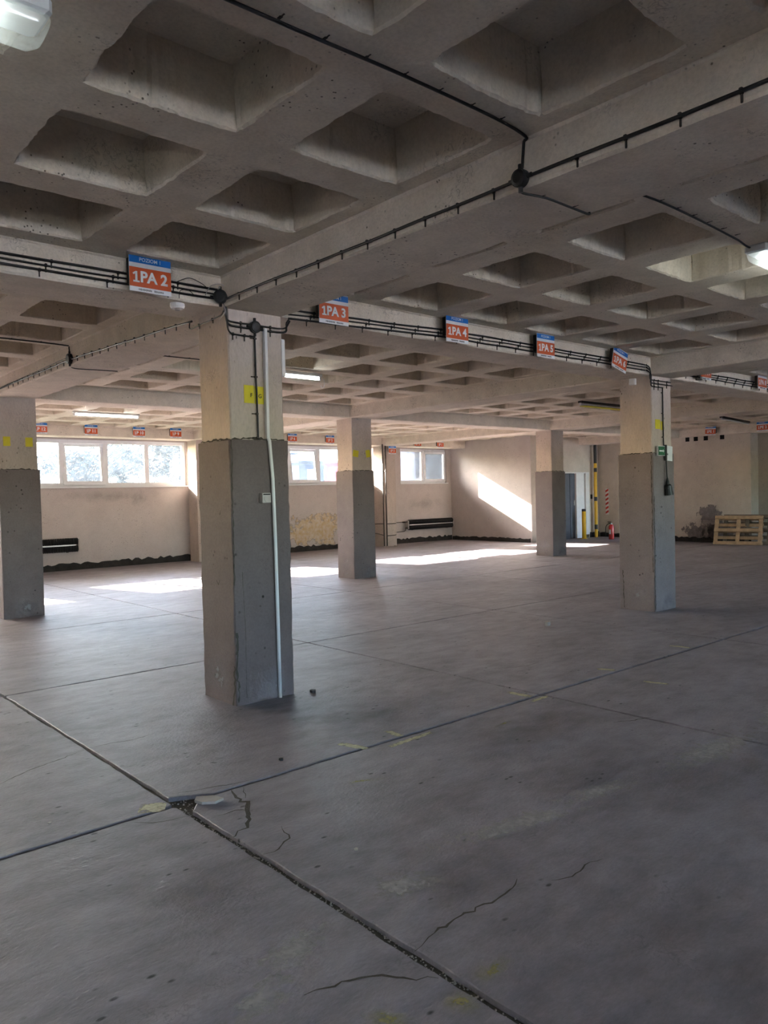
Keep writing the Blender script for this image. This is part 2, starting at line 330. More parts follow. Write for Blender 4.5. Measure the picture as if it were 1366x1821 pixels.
# cracks: thin ragged grooves filled with dirt
def crack(pts, w, parent=floor):
    P = [Vector(p) for p in pts]; fine = []
    for a, b in zip(P, P[1:]):
        n = max(1, int((b - a).length / 0.03))
        for k in range(n): fine.append(a.lerp(b, k / n) + Vector((jit(w * 0.9), jit(w * 0.9))))
    fine.append(P[-1]); mb = MB(); m = len(fine)
    for i, p in enumerate(fine):
        d = (fine[min(i + 1, m - 1)] - fine[max(i - 1, 0)]).normalized(); nn = Vector((-d.y, d.x)); t = min(1, 3.0 * min(i, m - 1 - i) / m + 0.25); h = w * 0.5 * t * R.uniform(0.5, 1.3)
        mb.v += [(*(p + nn * h), 0.0008), (*(p - nn * h), 0.0008)]
    for i in range(m - 1): mb.f.append((2 * i, 2 * i + 1, 2 * i + 3, 2 * i + 2))
    return mb.build('crack', 'dirt', parent)
for pts, w in [(((-1.176, -3.175), (-1.063, -3.142), (-0.88, -3.137), (-0.70, -3.145), (-0.61, -3.141), (-0.543, -3.10)), 0.011),
               (((-1.60, -3.10), (-1.38, -3.175), (-1.31, -3.26), (-1.229, -3.335)), 0.010),
               (((-1.78, -0.464), (-1.595, -0.341), (-1.40, -0.28), (-1.21, -0.20)), 0.008),
               (((-1.19, -0.20), (-1.05, -0.20), (-0.904, -0.234), (-0.75, -0.20)), 0.007),
               (((-0.90, -1.46), (-0.93, -1.58), (-0.93, -1.66), (-0.96, -1.75), (-1.04, -1.86), (-1.12, -1.93), (-1.18, -1.96)), 0.020),
               (((-0.83, -1.46), (-0.90, -1.60)), 0.006), (((-1.12, -1.70), (-1.02, -1.70), (-0.95, -1.76)), 0.007),
               (((-1.45, -1.48), (-1.38, -1.55), (-1.30, -1.58), (-1.22, -1.60)), 0.006),
               (((-0.95, -2.02), (-1.0, -2.15), (-1.12, -2.22), (-1.17, -2.2)), 0.008),
               (((1.85, -2.326), (1.70, -2.28), (1.556, -2.209)), 0.009), (((-0.46, -3.20), (-0.37, -3.248), (-0.25, -3.22), (-0.15, -3.24)), 0.007),
               (((-1.15, -1.28), (-0.98, -1.33), (-0.84, -1.38), (-0.72, -1.40)), 0.006), (((2.2, -0.6), (2.5, -0.75), (2.7, -0.72)), 0.006)]:
    crack(pts, w)
def fl(name, mat, x0, y0, x1, y1, w, z=0.0012):
    a, b = Vector((x0, y0)), Vector((x1, y1)); d = (b - a).normalized(); n = Vector((-d.y, d.x)) * (w / 2)
    return patch(name, mat, [(*(a - n), z), (*(b - n), z), (*(b + n), z), (*(a + n), z)], floor)
for q in [(1.68, -1.20, 1.70, -1.42, 0.06), (1.60, -1.50, 1.80, -1.495, 0.04), (4.15, -1.20, 4.19, -1.40, 0.06), (2.82, -1.25, 2.88, -1.40, 0.06),
          (0.17, -1.52, 0.56, -1.50, 0.045), (-0.01, -1.25, 0.05, -1.45, 0.06), (0.37, -1.27, 0.36, -1.42, 0.05), (2.69, -1.77, 2.75, -1.96, 0.05), (-1.36, -1.34, -1.25, -1.41, 0.12)]:
    fl('paint_mark', 'paint_mark', *q)
for q in [(-0.44, -1.78, -0.15, -1.92, 0.06), (-1.18, -3.42, -0.95, -3.43, 0.10), (-1.30, -3.40, -1.22, -3.53, 0.14), (-1.55, -3.28, -1.40, -3.46, 0.10), (0.9, -1.72, 1.15, -1.70, 0.05)]:
    fl('paint_mark', 'paint_worn', *q)
for q in [(-0.75, -2.64, 0.5, -2.90, 0.22), (0.1, -2.75, 0.85, -2.87, 0.20), (-1.72, -2.96, -1.25, -2.80, 0.22), (-1.9, -3.1, -1.5, -2.95, 0.2), (0.8, -2.9, 2.2, -2.95, 0.35), (-1.1, -2.75, -0.7, -2.9, 0.25), (2.0, -3.0, 2.9, -2.8, 0.3)]:
    fl('scuff', 'scuff', *q, z=0.0010)
for q in [(-0.5, -1.0, 1.6, -0.9, 0.7), (0.3, -2.1, 1.6, -1.9, 0.6), (-1.1, -2.9, -0.3, -3.0, 0.4), (1.0, -3.4, 3.0, -3.0, 0.5), (-1.8, -2.2, -1.3, -2.3, 0.3)]:
    fl('stain', 'dark_stain', *q, z=0.0006)

# ---------------------------------------------------------------- ceiling: coffered bays and beams
ceiling = struct(MB().box((XW0 - 0.3, YS - 0.3, 3.50), (XW1 + 0.3, YN + 0.3, 3.70)).build('ceiling', 'ceil_lime'))
# the storeys above, seen only by the light: closed block over this floor
up = MB().box((XW0 - 0.3, YS - 0.3, 3.75), (XW1 + 0.3, YN + 0.3, 11.5)).build('wall_upper_storeys', 'wall_plaster'); struct(up)
def coffer_bay(seed, n):
    rr = random.Random(seed); mb = MB(); BX0, BX1, BY0, BY1 = 0.40, 5.98, 0.40, 6.02
    def spans(c, pitch, w, lo):
        s = []
        for k in (-3, -2, -1, 0, 1, 2):
            a = c + (k + 0.5) * pitch - w / 2 + 0.0; s.append([a, a + w])
        s[0][0] = max(s[0][0], lo); return s
    sx = spans(3.10, 0.955, 0.67, 0.52); sy = spans(3.13, 0.935, 0.67, 0.53)
    bx = [BX0] + [(sx[i][1] + sx[i + 1][0]) / 2 for i in range(5)] + [BX1]; by = [BY0] + [(sy[i][1] + sy[i + 1][0]) / 2 for i in range(5)] + [BY1]
    for i in range(6):
        for j in range(6):
            X0, X1, Y0, Y1 = bx[i], bx[i + 1], by[j], by[j + 1]; x0, x1 = sx[i]; y0, y1 = sy[j]
            tilt = [rr.uniform(-0.006, 0.006) for _ in range(4)]; z2 = ZC + rr.uniform(-0.01, 0.01)
            corner_o = [(X0, Y0), (X1, Y0), (X1, Y1), (X0, Y1)]; corner_i = [(x0 + tilt[0], y0 + tilt[1]), (x1 + tilt[2], y0 + tilt[1]), (x1 + tilt[2], y1 + tilt[3]), (x0 + tilt[0], y1 + tilt[3])]
            ring_o, ring_i, nrm = [], [], []
            cx, cy = (x0 + x1) / 2, (y0 + y1) / 2
            for e in range(4):
                ao, bo, ai, bi = corner_o[e], corner_o[(e + 1) % 4], corner_i[e], corner_i[(e + 1) % 4]; w = 0.0
                nx, ny = ((0, 1), (-1, 0), (0, -1), (1, 0))[e]
                for k in range(n):
                    t = k / n; w = 0.65 * w + rr.uniform(-0.006, 0.006) * (24 / n if n < 24 else 1) * 0.8
                    ww = 0 if k == 0 else w
                    if rr.random() < 0.02 and k: ww -= 0.008
                    rx = 0.012 * math.exp(-min(t, 1 - t) * 18)      # rounded corners
                    ring_o.append((ao[0] + (bo[0] - ao[0]) * t, ao[1] + (bo[1] - ao[1]) * t)); ring_i.append((ai[0] + (bi[0] - ai[0]) * t + nx * (ww + rx), ai[1] + (bi[1] - ai[1]) * t + ny * (ww + rx))); nrm.append((nx, ny))
            m = 4 * n; b = len(mb.v)
            for (x, y) in ring_o: mb.v.append((x, y, ZR))
            for (x, y), (nx, ny) in zip(ring_i, nrm): mb.v.append((x - nx * 0.010, y - ny * 0.010, ZR + rr.uniform(-0.0015, 0.0015)))
            for (x, y) in ring_i: mb.v.append((x, y, ZR + 0.010 + rr.uniform(-0.003, 0.003)))
            for (x, y), (nx, ny) in zip(ring_i, nrm): mb.v.append((x + nx * 0.006 + (cx - x) * 0.01, y + ny * 0.006 + (cy - y) * 0.01, (ZR + z2) / 2))
            for e in range(4):
                ai, bi = corner_i[e], corner_i[(e + 1) % 4]
                for k in range(n):
                    t = k / n; x, y = ai[0] + (bi[0] - ai[0]) * t, ai[1] + (bi[1] - ai[1]) * t; mb.v.append((x + (cx - x) * 0.045, y + (cy - y) * 0.045, z2))
            for q in range(4):
                for k in range(m): mb.f.append((b + q * m + k, b + (q + 1) * m + k, b + (q + 1) * m + (k + 1) % m, b + q * m + (k + 1) % m))
            mb.f.append(tuple(b + 4 * m + k for k in range(m))[::-1])
    return mb.mesh('coffered_bay', 'ceil_lime')
bay_near = [coffer_bay(3, 26), coffer_bay(5, 26)]; bay_far = coffer_bay(9, 8)
for i in range(-2, 3):
    for j in range(-2, 2):
        near = i in (-1, 0, 1) and j in (-1, 0)
        place('coffered_bay', bay_near[(i + j) % 2] if near else bay_far, ceiling, (6 * i, 6 * j, 0))
def beam(a, b, w0, w1, axis, near):
    """beam along axis from a to b, cross-section from w0 to w1, uneven arrises"""
    n = max(2, int((b - a) / (0.06 if near else 0.4))); mb = MB(); mid = (w0 + w1) / 2
    prof = [(w0 - 0.012, ZR + 0.14), (w0 - 0.012, ZR - 0.002), (w0, ZR - 0.014), (w0, ZB + 0.012), (w0 + 0.012, ZB), (w1 - 0.012, ZB), (w1, ZB + 0.012), (w1, ZR + 0.14)]
    k = len(prof); off = [[0, 0] for _ in prof]
    for i in range(n + 1):
        t = a + (b - a) * i / n
        for j, (w, z) in enumerate(prof):
            off[j][0] = 0.7 * off[j][0] + jit(0.0022); off[j][1] = 0.7 * off[j][1] + jit(0.0022)
            ww, zz = w + off[j][0], z + (off[j][1] if 0 < j < k - 1 else 0)
            mb.v.append((ww, t, zz) if axis == 'y' else (t, ww, zz))
    for i in range(n):
        for j in range(k - 1):
            q = (i * k + j, (i + 1) * k + j, (i + 1) * k + j + 1, i * k + j + 1); mb.f.append(q if axis == 'x' else q[::-1])
    mb.f.append(tuple(range(k)) if axis == 'y' else tuple(range(k))[::-1]); e = n * k; mb.f.append(tuple(e + j for j in range(k))[::-1] if axis == 'y' else tuple(e + j for j in range(k)))
    return mb.build('beam', 'beam_lime', ceiling)
for j in (-2, -1, 0, 1, 2):
    beam(XW0, XW1, 6 * j - 0.02, 6 * j + 0.47, 'x', j in (0, 1))
for i in (-2, -1, 0, 1, 2, 3):
    for j in (-2, -1, 0, 1):
        if i == 2 and j == 1: pass
        beam(6 * j + 0.45, 6 * j + 6.0, 6 * i - 0.06, 6 * i + 0.48, 'y', i in (0, 1) and j in (-1, 0))

# ---------------------------------------------------------------- walls
WZ0, WZ1 = 1.87, 2.94
WIN = [(-11.0, -6.2), (-5.0, -0.1), (1.05, 6.05), (7.1, 12.22), (13.25, 15.29)]
wall_n = struct(wall_grid(MB(), 'y', YN, YN + 0.30, XW0, XW1, -0.02, 3.5, [(a, b, WZ0, WZ1) for a, b in WIN]).build('wall_north', 'wall_plaster'))
WINS = [(-11.0, -6.2), (-5.0, -0.1), (1.05, 6.05), (7.1, 12.2), (13.2, 17.8)]
wall_s = struct(wall_grid(MB(), 'y', YS - 0.30, YS, XW0, XW1, -0.02, 3.5, [(a, b, 1.80, 2.94) for a, b in WINS]).build('wall_south', 'wall_plaster'))
struct(MB().box((XW0 - 0.25, YS - 0.3, -0.02), (XW0, YN + 0.3, 3.5)).build('wall_west', 'wall_plaster'))
# stair block: wall along x = 15.5 and wall with the door along y = 9.35
struct(wall_grid(MB(), 'x', 15.5, 15.7, 9.355, YN, -0.02, 3.5, []).build('wall_stairwell', 'wall_plaster'))
DX0, DX1, DZ = 16.85, 18.45, 2.09
wall_d = struct(wall_grid(MB(), 'y', 9.35, 9.55, 15.51, 18.99, -0.02, 3.5, [(DX0, DX1, -0.02, DZ)]).build('wall_door', 'wall_east_plaster'))
vents = [(4.79, 0.065), (5.25, 0.065), (5.54, 0.065), (5.79, 0.065)]
mb = MB(); wall_grid(mb, 'x', 18.05, 18.55, 4.02, 6.50, -0.02, 3.5, [(y - h, y + h, 2.84, 2.96) for y, h in vents])
wall_e = struct(mb.build('wall_east', 'wall_east_plaster'))
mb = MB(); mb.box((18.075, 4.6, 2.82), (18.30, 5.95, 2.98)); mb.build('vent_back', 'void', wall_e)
struct(MB().box((18.50, YS - 0.3, -0.02), (18.75, 4.03, 3.5)).build('wall_east_recess', 'wall_east_plaster'))
struct(MB().box((19.0, 6.3, -0.02), (19.25, 9.6, 3.5)).build('wall_east_back', 'wall_east_plaster'))
# marks on walls
patch('bare_plaster', 'bare_ochre', [(8.6, YN - 0.003, 0.10), (11.3, YN - 0.003, 0.10), (11.3, YN - 0.003, 1.05), (8.6, YN - 0.003, 1.05)], wall_n)
for q in [(2.6, 5.9, 1.45, 1.85), (13.3, 15.3, 0.85, 1.6), (4.4, 5.2, 1.3, 1.85), (7.5, 9.0, 1.2, 1.8), (12.6, 15.4, 2.5, 3.2)]:
    patch('grime', 'wall_grime', [(q[0], YN - 0.002, q[2]), (q[1], YN - 0.002, q[2]), (q[1], YN - 0.002, q[3]), (q[0], YN - 0.002, q[3])], wall_n)
for y0, y1, z0, z1 in [(4.9, 6.0, -0.25, 0.62), (4.3, 5.4, -0.2, 0.55), (4.8, 5.55, 0.30, 1.05)]:
    patch('damp_patch', 'damp_grey', [(18.047, y1, z0), (18.047, y0, z0), (18.047, y0, z1), (18.047, y1, z1)], wall_e)
def ragged_base(name, axis, p, u0, u1, h, t, sgn, hj=0.03):
    n = int((u1 - u0) / 0.08); mb = MB()
    for i in range(n + 1):
        u = u0 + (u1 - u0) * i / n; hh = h + jit(hj); pin, pout = p, p - sgn * (t + jit(0.004))
        for (q, z) in ((pin, -0.02), (pout, -0.02), (pout, hh - 0.01), (pin, hh)):
            mb.v.append((q, u, z) if axis == 'x' else (u, q, z))
    for i in range(n):
        for j in range(3): mb.f.append((i * 4 + j, i * 4 + j + 1, (i + 1) * 4 + j + 1, (i + 1) * 4 + j))
    mb.f.append((0, 1, 2, 3)); e = n * 4; mb.f.append((e + 3, e + 2, e + 1, e))
    return struct(mb.build(name, 'bitumen'))
ragged_base('baseboard_north', 'y', YN, XW0, 15.48, 0.145, 0.02, 1)
ragged_base('baseboard_stairwell', 'x', 15.5, 9.40, YN - 0.03, 0.12, 0.018, 1, 0.02)
ragged_base('baseboard_door', 'y', 9.35, 18.48, 18.98, 0.17, 0.02, 1, 0.02)
ragged_base('baseboard_east', 'x', 18.05, 4.03, 6.49, 0.13, 0.015, 1, 0.03)
ragged_base('baseboard_east_back', 'x', 19.0, 6.6, 9.3, 0.13, 0.02, 1, 0.03)

# ---------------------------------------------------------------- windows
def window(idx, x0, x1, y, z0, z1, nmod, sashes=(), inside=-1, detail=True):
    """strip window in the wall opening; inside = direction (in y) of the room"""
    w = thing('window_%d' % idx, '', '', ((x0 + x1) / 2, y, z0)); del w['label'], w['category']; struct(w)
    d0, d1 = (y - 0.035, y + 0.035); fw = 0.085
    for (p, q) in (((x0, d0, z0), (x1, d1, z0 + fw)), ((x0, d0, z1 - fw), (x1, d1, z1)), ((x0, d0, z0 + fw), (x0 + fw, d1, z1 - fw)), ((x1 - fw, d0, z0 + fw), (x1, d1, z1 - fw))): MB().bbox(p, q).build('frame_rail', 'pvc_frame', w)
    MB().bbox((x0 - 0.03, min(y, y + inside * 0.16), z0 - 0.03), (x1 + 0.03, max(y, y + inside * 0.16) if inside > 0 else y - 0.03, z0 - 0.002)).build('window_sill', 'pvc_frame', w)
    mods = [x0 + (x1 - x0) * k / nmod for k in range(nmod + 1)]
    for k in range(1, nmod): MB().bbox((mods[k] - 0.055, d0 + 0.005, z0 + fw), (mods[k] + 0.055, d1 - 0.005, z1 - fw)).build('mullion', 'pvc_frame', w)
    for k in range(nmod):
        a, b = mods[k] + 0.055, mods[k + 1] - 0.055
        if k in sashes:                # tilted sash, hinged at the bottom
            s = thing('sash', '', '', (0, 0, 0)); del s['label'], s['category']; s.parent = w
            s.location = Vector(((a + b) / 2, y + inside * 0.045, z0 + 0.04)) - w.location
            W, H, t = (b - a) / 2 + 0.03, z1 - z0 - 0.10, 0.085
            for (p, q) in (((-W, -0.03, 0), (W, 0.03, t)), ((-W, -0.03, H - t), (W, 0.03, H)), ((-W, -0.03, t), (-W + t, 0.03, H - t)), ((W - t, -0.03, t), (W, 0.03, H - t))): MB().bbox(p, q).build('sash_rail', 'pvc_frame', s, bake=False)
            MB().box((-W + t, -0.006, t), (W - t, 0.006, H - t)).build('pane', 'pane_glass', s, bake=False)
            if detail:
                hb = MB().bbox((-W + 0.012, inside * 0.03 - 0.012, H * 0.42), (-W + 0.042, inside * 0.03 + 0.012, H * 0.56), 0.003); hb.tube([(-W + 0.027, inside * 0.04, H * 0.5), (-W + 0.027, inside * 0.075, H * 0.5), (-W + 0.027, inside * 0.075, H * 0.40)], 0.009, 6)
                hb.build('handle', 'white_plastic', s, bake=False)
            s.rotation_euler = (math.radians(-inside * -7.0), 0, 0) if sashes[k] else (0, 0, 0)
        else:
            MB().box((a, y - 0.006, z0 + fw), (b, y + 0.006, z1 - fw)).build('pane', 'pane_glass', w)
    return w
yw = YN + 0.10
window(1, *WIN[2], yw, WZ0, WZ1, 5, {2: True}); window(2, *WIN[3], yw, WZ0, WZ1, 5, {2: True}); window(3, *WIN[4], yw, WZ0, WZ1, 2, {1: False})
window(4, *WIN[1], yw, WZ0, WZ1, 5); window(5, *WIN[0], yw, WZ0, WZ1, 5)
for k, (a, b) in enumerate(WINS): window(6 + k, a, b, YS - 0.12, 1.80, 2.94, 5, inside=1, detail=False)

# ---------------------------------------------------------------- columns
def column(i, j, label, jacket=True, near=False, dx=0.0):
    X, Y = 6 * i + dx, 6 * j; t = thing('column', label, 'column', (X + 0.22, Y + 0.22, 0), 'concrete columns of the hall')
    def loft(x0, x1, y0, y1, z0, z1, ch, ja, step):
        n = max(2, int((z1 - z0) / step)); mb = MB(); w = [[0, 0] for _ in range(8)]
        for q in range(n + 1):
            z = z0 + (z1 - z0) * q / n
            base = [(x0, y0 + ch), (x0 + ch, y0), (x1 - ch, y0), (x1, y0 + ch), (x1, y1 - ch), (x1 - ch, y1), (x0 + ch, y1), (x0, y1 - ch)]
            for c, (x, y) in enumerate(base):
                big = 2.2 if (R.random() < 0.12 and 0 < q < n) else 1.0
                w[c][0] = 0.6 * w[c][0] + jit(ja) * big; w[c][1] = 0.6 * w[c][1] + jit(ja) * big
                mb.v.append((x + (w[c][0] if c in (1, 2, 5, 6) else 0.3 * w[c][0]), y + (w[c][1] if c in (0, 3, 4, 7) else 0.3 * w[c][1]), z + (jit(ja * 1.2) if q == n else 0)))
        for q in range(n):
            for c in range(8): mb.f.append((q * 8 + c, q * 8 + (c + 1) % 8, (q + 1) * 8 + (c + 1) % 8, (q + 1) * 8 + c))
        mb.f.append(tuple(range(8))[::-1]); mb.f.append(tuple(n * 8 + c for c in range(8))); return mb
    x0, x1, y0, y1 = X - 0.005, X + 0.472, Y - 0.005, Y + 0.445
    st = 0.05 if near else 0.15
    loft(x0, x1, y0, y1, 0.0, ZB + 0.03, 0.010, 0.003, st).build('shaft', 'shaft_lime', t)
    if jacket:
        e = 0.022
        loft(x0 - e, x1 + e, y0 - e, y1 + e, -0.004, 1.99, 0.009, 0.004, st).build('jacket', 'jacket_shaded' if (i, j) == (0, 0) else 'jacket_pale', t)
        patch('lime_stain', 'lime_patch', [(x0 - e - 0.003, y1 + e, 0.0), (x0 - e - 0.003, y0 - e, 0.0), (x0 - e - 0.003, y0 - e, 0.42), (x0 - e - 0.003, y1 + e, 0.42)], t)
        patch('lime_stain', 'lime_patch', [(x0 + 0.1, y0 - e - 0.003, -0.05), (x1 + e, y0 - e - 0.003, -0.05), (x1 + e, y0 - e - 0.003, 0.28), (x0 + 0.1, y0 - e - 0.003, 0.28)], t)
    return t
def vcrack(t, face, pts, w):
    """ragged dark line on a column face: face = ('x'|'y', plane); pts = (u, z)"""
    fine = []
    for (a, b) in zip(pts, pts[1:]):
        n = max(1, int(math.hypot(b[0] - a[0], b[1] - a[1]) / 0.025))
        for k in range(n): fine.append((a[0] + (b[0] - a[0]) * k / n + jit(w * 0.5), a[1] + (b[1] - a[1]) * k / n + jit(w * 0.5)))
    fine.append(pts[-1]); mb = MB(); horiz = abs(pts[-1][0] - pts[0][0]) > abs(pts[-1][1] - pts[0][1])
    for (u, z) in fine:
        h = w * 0.5 * R.uniform(0.25, 1.4)
        for sg in (-1, 1):
            uu, zz = (u, z + sg * h) if horiz else (u + sg * h, z); mb.v.append((face[1], uu, zz) if face[0] == 'x' else (uu, face[1], zz))
    for i in range(len(fine) - 1): mb.f.append((2 * i, 2 * i + 1, 2 * i + 3, 2 * i + 2))
    return mb.build('crack', 'dirt', t)
col00 = column(0, 0, 'nearest grey-jacketed concrete column carrying a white vertical conduit and yellow F G papers', True, True)
col10 = column(1, 0, 'grey-jacketed concrete column with green exit sign and hanging black plug', True, True, -0.02)
col01 = column(0, 1, 'grey-jacketed concrete column cut by the left edge of the photo')
col11 = column(1, 1, 'concrete column with two yellow paint squares, in front of the middle window')
col21 = column(2, 1, 'far concrete column between the sunlit wall and the blue door')
for t, X, Y in ((col00, 0, 0), (col10, 5.98, 0), (col01, 0, 6), (col11, 6, 6), (col21, 12, 6)):
    xa, ya = X - 0.0085, Y - 0.0085
    vcrack(t, ('x', xa), [(Y - 0.01, 1.995), (Y + 0.2, 1.998), (Y + 0.45, 1.994)], 0.014); vcrack(t, ('y', ya), [(X - 0.005, 1.996), (X + 0.2, 2.0), (X + 0.47, 1.995)], 0.016)
fy, fx = -0.0305, -0.0305
vcrack(col00, ('y', fy), [(-0.010, 0.02), (-0.006, 0.12), (-0.016, 0.25), (-0.014, 0.55)], 0.018); vcrack(col00, ('y', fy), [(-0.016, 1.99), (-0.012, 1.86), (-0.018, 1.7), (-0.016, 1.3), (-0.018, 0.9)], 0.008)
vcrack(col00, ('x', fx), [(0.02, 0.0), (0.01, 0.05), (-0.015, 0.1), (-0.018, 0.3)], 0.02); vcrack(col00, ('y', fy), [(0.06, 0.05), (0.065, 0.5), (0.05, 1.0)], 0.004)
vcrack(col00, ('x', fx), [(0.17, 0.93), (0.19, 0.90), (0.22, 0.93)], 0.012); vcrack(col00, ('x', fx), [(0.13, 1.46), (0.14, 1.43)], 0.014)
fx = 5.98 - 0.0305
vcrack(col10, ('x', fx), [(-0.005, 1.98), (-0.0, 1.6), (-0.01, 1.3), (-0.003, 0.9), (-0.012, 0.5)], 0.010); vcrack(col10, ('y', fy), [(5.968, 1.45), (5.966, 1.2), (5.972, 0.9), (5.963, 0.5), (5.966, 0.02)], 0.014); vcrack(col10, ('x', fx), [(0.42, 0.5), (0.41, 0.3), (0.40, 0.02)], 0.012)
column(1, 2, 'plain pale wall column mostly hidden behind the nearest column', False)
column(2, 2, 'plain pale wall column beside the pair of vertical heating pipes', False)
for (i, j) in ((0, 2), (-1, 0), (-1, 1), (0, -1), (1, -1), (2, 0), (2, -1), (-1, -1)):
    column(i, j, 'concrete column standing outside the picture', j != 2)

# ---------------------------------------------------------------- text
def text_mesh(s, size, bold=0.0, depth=0.0012):
    cu = bpy.data.curves.new('txt', 'FONT'); cu.body = s; cu.size = size; cu.align_x = 'CENTER'; cu.align_y = 'CENTER'; cu.extrude = depth; cu.offset = bold; cu.resolution_u = 3
    o = bpy.data.objects.new('txt', cu); C.objects.link(o); dg = bpy.context.evaluated_depsgraph_get(); me = bpy.data.meshes.new_from_object(o.evaluated_get(dg))
    bpy.data.objects.remove(o); bpy.data.curves.remove(cu); return me
SW, SH = 0.296, 0.246
board_me = MB().bbox((-SW / 2, -0.003, -SH / 2), (SW / 2, 0.003, SH / 2), 0.0008).mesh('board', 'sign_white')
blue_me = MB().box((-SW / 2 + 0.001, -0.0045, SH / 2 - 0.056), (SW / 2 - 0.001, -0.002, SH / 2 - 0.010)).mesh('blue_band', 'sign_blue')
orange_me = MB().box((-SW / 2 + 0.001, -0.0045, -SH / 2 + 0.032), (SW / 2 - 0.001, -0.002, SH / 2 - 0.086)).mesh('orange_panel', 'sign_orange')
lvl_me = text_mesh('POZIOM 1', 0.034, 0.0003); lvl_me.materials.clear(); lvl_me.materials.append(MATS['sign_white'])
mb = MB(); rr = random.Random(4)
for x0, x1 in ((-0.085, 0.0), (0.025, 0.092)):
    x = x0
    while x < x1: w = rr.uniform(0.003, 0.007); mb.box((x, -0.0042, -0.005 - rr.uniform(0, 0.003)), (x + w, -0.0028, 0.004 + rr.uniform(0, 0.003))); x += w + 0.0025
small_me = mb.mesh('small_print', 'print_grey')
mb = MB(); pts = [(-0.020, -0.036), (0.024, -0.036), (0.024, -0.025), (0.009, -0.025), (0.009, 0.036), (-0.003, 0.036), (-0.024, 0.022), (-0.018, 0.012), (-0.006, 0.019), (-0.006, -0.025), (-0.020, -0.025)]
mb.v = [(x, -0.0012, z) for x, z in pts] + [(x, 0.0012, z) for x, z in pts]; k = len(pts); mb.f = [tuple(range(k)), tuple(range(2 * k - 1, k - 1, -1))] + [(i, k + i, k + (i + 1) % k, (i + 1) % k) for i in range(k)]
one_me = mb.mesh('leading_digit', 'sign_white')
stand_me = MB().bbox((-0.013, 0.003, -0.07), (0.013, 0.05, 0.10), 0.002).mesh('standoff', 'clip_metal')
def toward(p, k): c = Vector((-2.952, -5.09, 1.564)); return tuple(c + (Vector(p) - c) * k)
def sign(code, loc, rotz=0.0, roll=0.0, label='', s=1.0, group='level signs on the beams'):
    t = thing('bay_sign', label, 'sign', loc, group); t.rotation_euler = (0, roll, rotz); t.scale = (s, 1, s)
    bd = place('board', board_me, t); bb = place('blue_band', blue_me, t); op = place('orange_panel', orange_me, t)
    place('level_text', lvl_me, bb, (0, -0.0045, SH / 2 - 0.033), (math.pi / 2, 0, 0))
    cm = text_mesh(code[1:], 0.100, 0.0034); cm.materials.clear(); cm.materials.append(MATS['sign_white'])
    w = max(v.co.x for v in cm.vertices) - min(v.co.x for v in cm.vertices); k = min(1.0, 0.195 / w)
    o = place('bay_code', cm, op, (0.024, -0.0045, -0.026), (math.pi / 2, 0, 0)); o.scale = (k, 1, 1)
    place('leading_digit', one_me, op, (0.024 - w * k / 2 - 0.030, -0.0045, -0.026)); place('standoff', stand_me, t, (-SW / 2 + 0.017, 0, 0)); place('standoff', stand_me, t, (SW / 2 - 0.017, 0, 0))
    sp = place('small_print', small_me, bd, (0, -0.0005, -SH / 2 + 0.016)); sp['kind'] = 'stuff'; return t
zc = 3.088
for code, x, y, z, roll, lab in [('1PA 2', -0.624, -0.06, zc, 0, 'level sign reading 1PA 2, left of the nearest column'), ('1PA 3', 0.95, -0.06, zc - 0.01, 0, 'level sign reading 1PA 3, its top corner hidden by the near beam'),
                          ('1PA 4', 2.41, -0.06, zc + 0.003, 0, 'level sign reading 1PA 4, third from the left on the beam'), ('1PA 5', 3.762, -0.06, zc - 0.005, 0, 'level sign reading 1PA 5, left of the crooked sign'),
                          ('1PA 6', 5.18, -0.06, zc - 0.013, 0.48, 'crooked level sign reading 1PA 6, left of the plug column'), ('1PA 7', 7.29, -0.06, 3.13, 0, 'level sign reading 1PA 7, upper half behind a beam'),
                          ('1PA 8', 9.07, -0.06, 3.13, 0.04, 'level sign reading 1PA 8 at the right edge')]:
    sign(code, toward((x, y, z), 0.987), 0, roll * 0.5, lab)
FAR_LAB = {'1P 12': 'small sign 1P 12 cut by the column at the left edge', '1P 11': 'small sign 1P 11 above the tilted left sash', '1P 10': 'small sign 1P 10, third from the left over the left window', '1P 9': 'small sign 1P 9 at the right end of the left window', '1P 6': 'small sign 1P 6 just right of the nearest column', '1P 5': 'small sign 1P 5 left of the yellow-squared column', '1P 3': 'small sign 1P 3 mounted low beside the heating pipes', '1P 2': 'small sign 1P 2 almost hidden above the right window', '1P 1': 'small sign 1P 1 nearest the sunlit wall corner'}
for code, x, z, y in [('1P 12', 2.385, 3.105, 11.95), ('1P 11', 3.455, 3.103, 11.95), ('1P 10', 4.55, 3.098, 11.95), ('1P 9', 5.455, 3.105, 11.95), ('1P 6', 8.78, 3.09, 11.95), ('1P 5', 10.03, 3.083, 11.95), ('1P 3', 12.33, 2.84, 11.955), ('1P 2', 13.37, 3.07, 11.95), ('1P 1', 14.34, 3.07, 11.95)]:
    sign(code, toward((x, y, z), 0.9905), 0, 0, FAR_LAB[code], 0.95, 'level signs over the far windows')
sign('1PE 1', (17.80, 4.985, 3.082), -math.pi / 2, 0.05, 'level sign reading 1PE 1 above the square vent holes', 1.0, 'level signs on the right beam')
sign('1PE 2', (17.80, 3.60, 3.09), -math.pi / 2, 0.0, 'level sign reading 1PE 2 at the right edge above the pallets', 1.0, 'level signs on the right beam')

